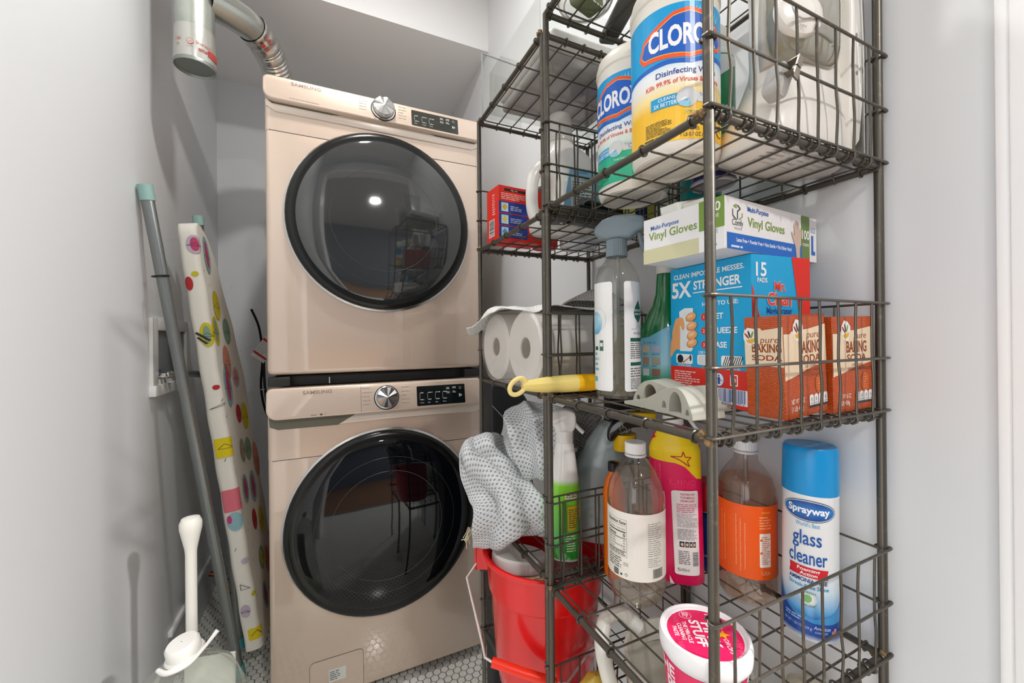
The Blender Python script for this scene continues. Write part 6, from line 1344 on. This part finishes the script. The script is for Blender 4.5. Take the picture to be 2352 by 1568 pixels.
x, y = 0.524, 0.688; q = R(facing(x, y) + 90)
t = thing('grey_cleaner_jug', 'large grey cleaner bottle with a black trigger and yellow trim', 'jug', (x, y, Z4L))
b = MB(); secs = []
for z, w_, d_, c_ in ((0.0, 0.060, 0.034, 0.0), (0.008, 0.066, 0.038, 0.0), (0.08, 0.067, 0.038, 0.0), (0.15, 0.060, 0.036, 0.006), (0.20, 0.048, 0.032, 0.016), (0.235, 0.034, 0.026, 0.026), (0.255, 0.022, 0.02, 0.032)): secs.append(sup(w_, d_, z, c_, 0.75))
loft(b, secs); o = b.build('bottle_body', ramp_mat([(0, '#b9c0c2'), (0.08, '#a9b2b4'), (0.15, '#7f8a8b'), (0.26, '#86908f')], 0.25, coat=0.4), t, angle=60); o.rotation_euler = (0, 0, q)
b = MB(); b.prism([(p.x, p.y) for p in spline([(0.012, 0.215, 0), (0.014, 0.235, 0), (0.030, 0.252, 0), (0.060, 0.262, 0), (0.085, 0.258, 0), (0.088, 0.242, 0), (0.060, 0.238, 0), (0.036, 0.225, 0), (0.022, 0.210, 0)], 4, closed=True)], -0.045, -0.018, 'XZ', 0.005, 3); h = b.build('trigger_head', mat('#161616', 0.15, coat=0.4), t, angle=60); h.rotation_euler = (0, 0, q)
b = MB(); b.lathe([(0.024, 0.190), (0.024, 0.222)], (0.045, -0.02, 0), n=28); b.box(0.055, 0.105, -0.04, -0.012, 0.246, 0.268, 0.004); o = b.build('yellow_trim', mat('#f2c40c', 0.3), t); o.rotation_euler = (0, 0, q)
t = thing('scrub_brush_head', 'black bristle brush hanging under the middle shelf of the rack', 'brush', (0.548, 0.640 + 0.01, 1.0645 - 0.065), R(-12))
b = MB(); b.box(-0.036, 0.036, -0.012, 0.012, 0.0, 0.05, 0.003)
for k in range(9): b.box(-0.034 + 0.008 * k, -0.031 + 0.008 * k, -0.0145, -0.011, 0.004, 0.05)
b.build('bristles', mat('#15171a', 0.6), t)
b = MB(); rnd = random.Random(8)
for k in range(14):
    c = Vector((rnd.uniform(-0.016, 0.006), -0.02 + rnd.uniform(-0.006, 0.004), -0.010 + rnd.uniform(-0.007, 0.007))); b.torus(c, (rnd.uniform(-1, 1), rnd.uniform(-1, 1), rnd.uniform(-1, 1) + 0.01), rnd.uniform(0.004, 0.008), 0.0004, 10, 4)
b.build('tangled_thread', mat('#cfcab4', 0.9), t)

# grey waffle cloths spilling from the left rack
cloth('waffle_cloth', 'light grey waffle cloth hanging furthest out over the red bucket', [
    [(0.395, 0.875, 0.925), (0.365, 0.880, 0.945), (0.320, 0.865, 0.950), (0.275, 0.835, 0.948), (0.252, 0.815, 0.925)],
    [(0.400, 0.840, 0.905), (0.350, 0.830, 0.918), (0.315, 0.800, 0.930), (0.275, 0.790, 0.915), (0.250, 0.785, 0.880)],
    [(0.395, 0.780, 0.870), (0.360, 0.760, 0.885), (0.325, 0.745, 0.895), (0.285, 0.760, 0.870), (0.262, 0.775, 0.845)],
    [(0.395, 0.725, 0.842), (0.372, 0.700, 0.858), (0.335, 0.705, 0.855), (0.300, 0.735, 0.835), (0.272, 0.765, 0.820)],
    [(0.400, 0.700, 0.800), (0.380, 0.690, 0.800), (0.340, 0.705, 0.790), (0.300, 0.745, 0.770), (0.270, 0.775, 0.765)],
    [(0.385, 0.740, 0.770), (0.370, 0.730, 0.765), (0.335, 0.745, 0.755), (0.305, 0.765, 0.735), (0.278, 0.790, 0.742)]], M_waf, seed=2, fold=0.006, crease=0.022, nf=2.6, sub=10)
cloth('waffle_cloth', 'grey waffle cloth rising in a rounded hump behind the left rack front post', [
    [(0.365, 0.860, 0.945), (0.370, 0.850, 0.985), (0.385, 0.830, 1.015), (0.405, 0.790, 1.025), (0.43, 0.740, 1.028), (0.46, 0.70, 1.01)],
    [(0.355, 0.810, 0.930), (0.360, 0.790, 0.965), (0.375, 0.765, 0.995), (0.395, 0.735, 1.005), (0.42, 0.705, 1.005), (0.455, 0.685, 0.98)],
    [(0.358, 0.770, 0.900), (0.362, 0.745, 0.925), (0.375, 0.720, 0.945), (0.395, 0.700, 0.955), (0.42, 0.690, 0.950), (0.455, 0.685, 0.93)],
    [(0.370, 0.760, 0.865), (0.375, 0.735, 0.875), (0.385, 0.715, 0.885), (0.400, 0.700, 0.885), (0.42, 0.692, 0.880), (0.45, 0.690, 0.87)]], M_waf, seed=7, fold=0.006, crease=0.020, nf=3.2, sub=10)
cloth('waffle_cloth', 'grey waffle cloth heaped behind the green spray bottle', [
    [(0.470, 0.790, 0.990), (0.505, 0.800, 1.010), (0.550, 0.810, 1.020), (0.590, 0.800, 1.005)],
    [(0.460, 0.755, 0.940), (0.500, 0.765, 0.950), (0.545, 0.770, 0.965), (0.590, 0.77, 0.950)],
    [(0.455, 0.740, 0.870), (0.500, 0.755, 0.880), (0.545, 0.76, 0.885), (0.590, 0.76, 0.88)],
    [(0.455, 0.750, 0.790), (0.500, 0.760, 0.80), (0.545, 0.765, 0.80), (0.590, 0.765, 0.79)]], M_wafd, seed=9, fold=0.010, sub=7)
cloth('waffle_cloth', 'grey waffle cloth lying lowest, just above the bucket rim', [
    [(0.345, 0.815, 0.790), (0.365, 0.765, 0.800), (0.385, 0.71, 0.800), (0.41, 0.675, 0.790)],
    [(0.350, 0.810, 0.760), (0.370, 0.750, 0.775), (0.392, 0.70, 0.775), (0.42, 0.67, 0.772)],
    [(0.365, 0.82, 0.755), (0.40, 0.760, 0.757), (0.43, 0.71, 0.757), (0.45, 0.69, 0.757)]], M_waf, seed=12, fold=0.006)
cloth('folded_cloth', 'cream folded cloth edge tucked between the grey waffle cloths', [
    [(0.37, 0.745, 0.815), (0.385, 0.715, 0.812), (0.41, 0.69, 0.800)], [(0.385, 0.74, 0.805), (0.40, 0.71, 0.800), (0.425, 0.69, 0.79)], [(0.40, 0.75, 0.80), (0.42, 0.72, 0.795), (0.44, 0.70, 0.785)]], mat('#d9cbb4', 0.85), seed=4, fold=0.002, thick=0.005)
b = MB(); rnd = random.Random(5)
for k in range(16):
    p = Vector((0.268 + rnd.uniform(-0.004, 0.006), 0.793 + rnd.uniform(-0.01, 0.01), 0.772 + rnd.uniform(-0.006, 0.006))); b.tube([p - Vector((0.265, 0.80, 0.775)), p + Vector((-0.006 + rnd.uniform(-0.004, 0.003), 0.004, -0.012 + rnd.uniform(-0.006, 0.008))) - Vector((0.265, 0.80, 0.775)), p + Vector((-0.010 + rnd.uniform(-0.003, 0.006), 0.006, -0.024 + rnd.uniform(-0.008, 0.008))) - Vector((0.265, 0.80, 0.775))], 0.0009, 5)
o = b.build('mop_strand', mat('#cfc6ac', 0.9)); o.location = (0.265, 0.80, 0.775); tag(o, 'small tuft of cream mop strands at the outer edge of the hanging cloth', 'mop strands')

# ---------- red bucket with its contents, on the left rack's lowest shelf
ZB = 0.45 + 0.0066
bx, by = 0.420, 0.753
t = thing('bucket', 'bright red plastic bucket with a wire handle in the left rack', 'bucket', (bx, by, ZB))
M_red = mat('#e00f14', 0.24, coat=0.3); BH = 0.268; br0, br1 = 0.098, 0.126
prof = [(br0 - 0.004, 0.0), (br0, 0.004), (br0 + 0.006, 0.04), (br1 - 0.012, 0.19), (br1 - 0.011, 0.193), (br1 - 0.007, 0.196), (br1 - 0.003, BH - 0.012), (br1 + 0.003, BH - 0.010), (br1 + 0.005, BH - 0.003), (br1 + 0.002, BH), (br1 - 0.004, BH - 0.001), (br1 - 0.007, BH - 0.01), (br1 - 0.016, 0.19), (br0, 0.02), (0.001, 0.006)]
# sits on z so that the rim meets the shelf above with clearance
MB().lathe(prof, n=72, cap1=False).build('bucket_body', M_red, t)
f0 = math.atan2(-by, -bx)
b = MB(); lug = []
for s in (-1, 1):
    an = f0 + s * PI / 2 - 0.0; c_ = Vector((math.cos(an), math.sin(an), 0)) * (br1 + 0.006)
    b.box(c_.x - 0.012, c_.x + 0.012, c_.y - 0.012, c_.y + 0.012, BH - 0.045, BH - 0.008, 0.004, rot=Matrix.Rotation(an, 3, 'Z')); lug.append(c_ + Vector((0, 0, BH - 0.03)))
b.build('handle_lug', M_red, t)
fd = Vector((math.cos(f0), math.sin(f0), 0)); side = Vector((-fd.y, fd.x, 0))
l_, r_ = lug[0] if (lug[0] - lug[1]).dot(side) > 0 else lug[1], lug[1] if (lug[0] - lug[1]).dot(side) > 0 else lug[0]
# bail hangs down the front of the bucket
def hp2(s, f, z): return side * s + fd * f + Vector((0, 0, z))
left_s = (lug[0].dot(side)); 
wire = [hp2(-0.134, 0.0, BH - 0.025), hp2(-0.162, 0.03, 0.212), hp2(-0.119, 0.10, 0.125), hp2(-0.112, 0.118, 0.117), hp2(-0.098, 0.124, 0.114)]
wire2 = [hp2(0.022, 0.130, 0.086), hp2(0.040, 0.126, 0.084), hp2(0.102, 0.06, 0.115), hp2(0.147, 0.012, 0.145), hp2(0.148, 0.004, 0.175), hp2(0.134, 0.0, BH - 0.025)]
b = MB(); b.tube(wire, 0.0024, 8); b.tube(wire2, 0.0024, 8); b.tube([wire[-1], wire2[0]], 0.0022, 8); b.build('wire_handle', mat('#d9d9d6', 0.25, metal=0.6), t)
MB().tube([hp2(-0.098, 0.124, 0.114), hp2(-0.04, 0.130, 0.101), hp2(0.022, 0.130, 0.086)], 0.0085, 16).build('grip', mat('#f0321a', 0.35), t)
t = thing('lidded_jar', 'clear lidded jar with cream bands lying tilted inside the red bucket', 'jar', (0.362, 0.762, ZB + 0.207), (R(-7), R(9), 0))
MB().lathe([(0.05, 0.0), (0.056, 0.004), (0.056, 0.03)], n=44).build('jar_body', clear('#e8e2dc', 0.05, 1.5, 0.35), t); MB().lathe([(0.058, 0.028), (0.059, 0.032), (0.059, 0.048), (0.055, 0.052), (0.001, 0.0525)], n=44, cap1=False).build('lid', mat('#e4e0dc', 0.35), t)
b = MB()
for zz in (0.010, 0.016, 0.022): b.torus((0, 0, zz), (0, 0, 1), 0.0575, 0.0028, 44, 6)
b.build('band', mat('#d9c49a', 0.6), t)
t = thing('white_bottle_cap', 'small white rounded bottle cap peeking out of the red bucket', 'bottle cap', (0.405, 0.672, ZB + 0.20))  # white bottle cap showing at the bucket rim
MB().lathe([(0.020, 0), (0.022, 0.02), (0.019, 0.03), (0.010, 0.036), (0.001, 0.037)], n=30, cap1=False).build('cap_body', WH, t)
t = thing('pink_bag', 'pale pink plastic bag inside the back of the red bucket', 'bag', (0.475, 0.735, ZB + 0.185))
MB().lathe([(0.02, -0.02), (0.045, 0.0), (0.048, 0.03), (0.035, 0.055), (0.012, 0.065), (0.001, 0.066)], n=30, cap1=False, fn=lambda x, y, z: (x * (1 + 0.12 * math.sin(9 * math.atan2(y, x) + z * 90)), y * (1 + 0.12 * math.sin(9 * math.atan2(y, x) + z * 90)))).build('bag_body', clear('#f0d4d6', 0.2, 1.0, 0.5, '#dcb4b8'), t)

# ---------- lowest shelves
Z5 = 0.41 + 0.0066
t = thing('white_pitcher', 'beige plastic pitcher with a long white looped handle on the lowest shelf', 'pitcher', (0.522, 0.472, Z5))
MB().lathe([(0.065, 0), (0.080, 0.006), (0.088, 0.10), (0.094, 0.22), (0.096, 0.235), (0.091, 0.236), (0.087, 0.20)], n=52, cap1=False).build('pitcher_body', mat('#d2cdc0', 0.35, coat=0.2), t)
MB().tube(spline([(-0.02, 0.085, 0.235), (-0.05, 0.10, 0.262), (-0.085, 0.095, 0.262), (-0.108, 0.075, 0.235), (-0.112, 0.045, 0.19), (-0.108, 0.01, 0.14), (-0.102, -0.025, 0.07), (-0.090, -0.045, 0.03)], 8), 0.0125, 18).build('handle', mat('#e3e1d8', 0.35), t)
t = thing('beige_bag', 'see-through beige plastic bag beside the pitcher on the lowest shelf', 'bag', (0.618, 0.342, Z5))
MB().lathe([(0.03, 0), (0.040, 0.01), (0.043, 0.10), (0.041, 0.20), (0.028, 0.25), (0.012, 0.262)], n=40, fn=lambda x, y, z: (x * (1 + 0.05 * math.sin(7 * math.atan2(y, x) + z * 40)), y * (1 + 0.05 * math.sin(7 * math.atan2(y, x) + z * 40)))).build('bag_body', clear('#e6e2d8', 0.15, 1.4, 0.65, '#d6d0c2'), t)
t = thing('yellow_bag', 'yellow see-through packet beside the red bucket on the lowest shelf', 'packet', (0.400, 0.545, Z5))
MB().lathe([(0.03, 0), (0.042, 0.01), (0.046, 0.08), (0.040, 0.16), (0.02, 0.19), (0.001, 0.195)], n=36, cap1=False, fn=lambda x, y, z: (x * (1 + 0.08 * math.sin(5 * math.atan2(y, x) + z * 60)), y * 0.8 * (1 + 0.08 * math.sin(5 * math.atan2(y, x) + z * 60)))).build('packet_body', mat('#cdb34a', 0.3, coat=0.5), t)

# black round-topped bin between the machines and the right wall
t = thing('black_bin', 'black plastic bin with a rounded lid standing behind the left rack', 'bin', (0.52, 1.13, 0.0))
pl = [(-0.066, 0.0), (0.075, 0.0)] + [(0.075 - 0.10 * (1 - math.cos(R(a_))), 0.90 + 0.13 * math.sin(R(a_))) for a_ in range(0, 91, 9)] + [(-0.066, 1.035)]
MB().prism(pl, 0.0, 0.07, 'XZ', 0.01, 3).build('bin_body', mat('#26272a', 0.5), t, angle=50)
pl2 = [(x_ * 0.86 - 0.008, z_ - 0.02) for x_, z_ in pl if z_ > 0.5]
MB().prism([(-0.062, 0.80)] + [(0.05, 0.80)] + pl2, -0.004, 0.002, 'XZ', 0.002).build('lid_panel', mat('#222427', 0.6), t)
MB().tube([(-0.066, -0.008, 0.965), (-0.01, -0.008, 0.905), (0.03, -0.008, 0.875)], 0.0016, 6).build('edge_strip', mat('#8c8c86', 0.4), t)
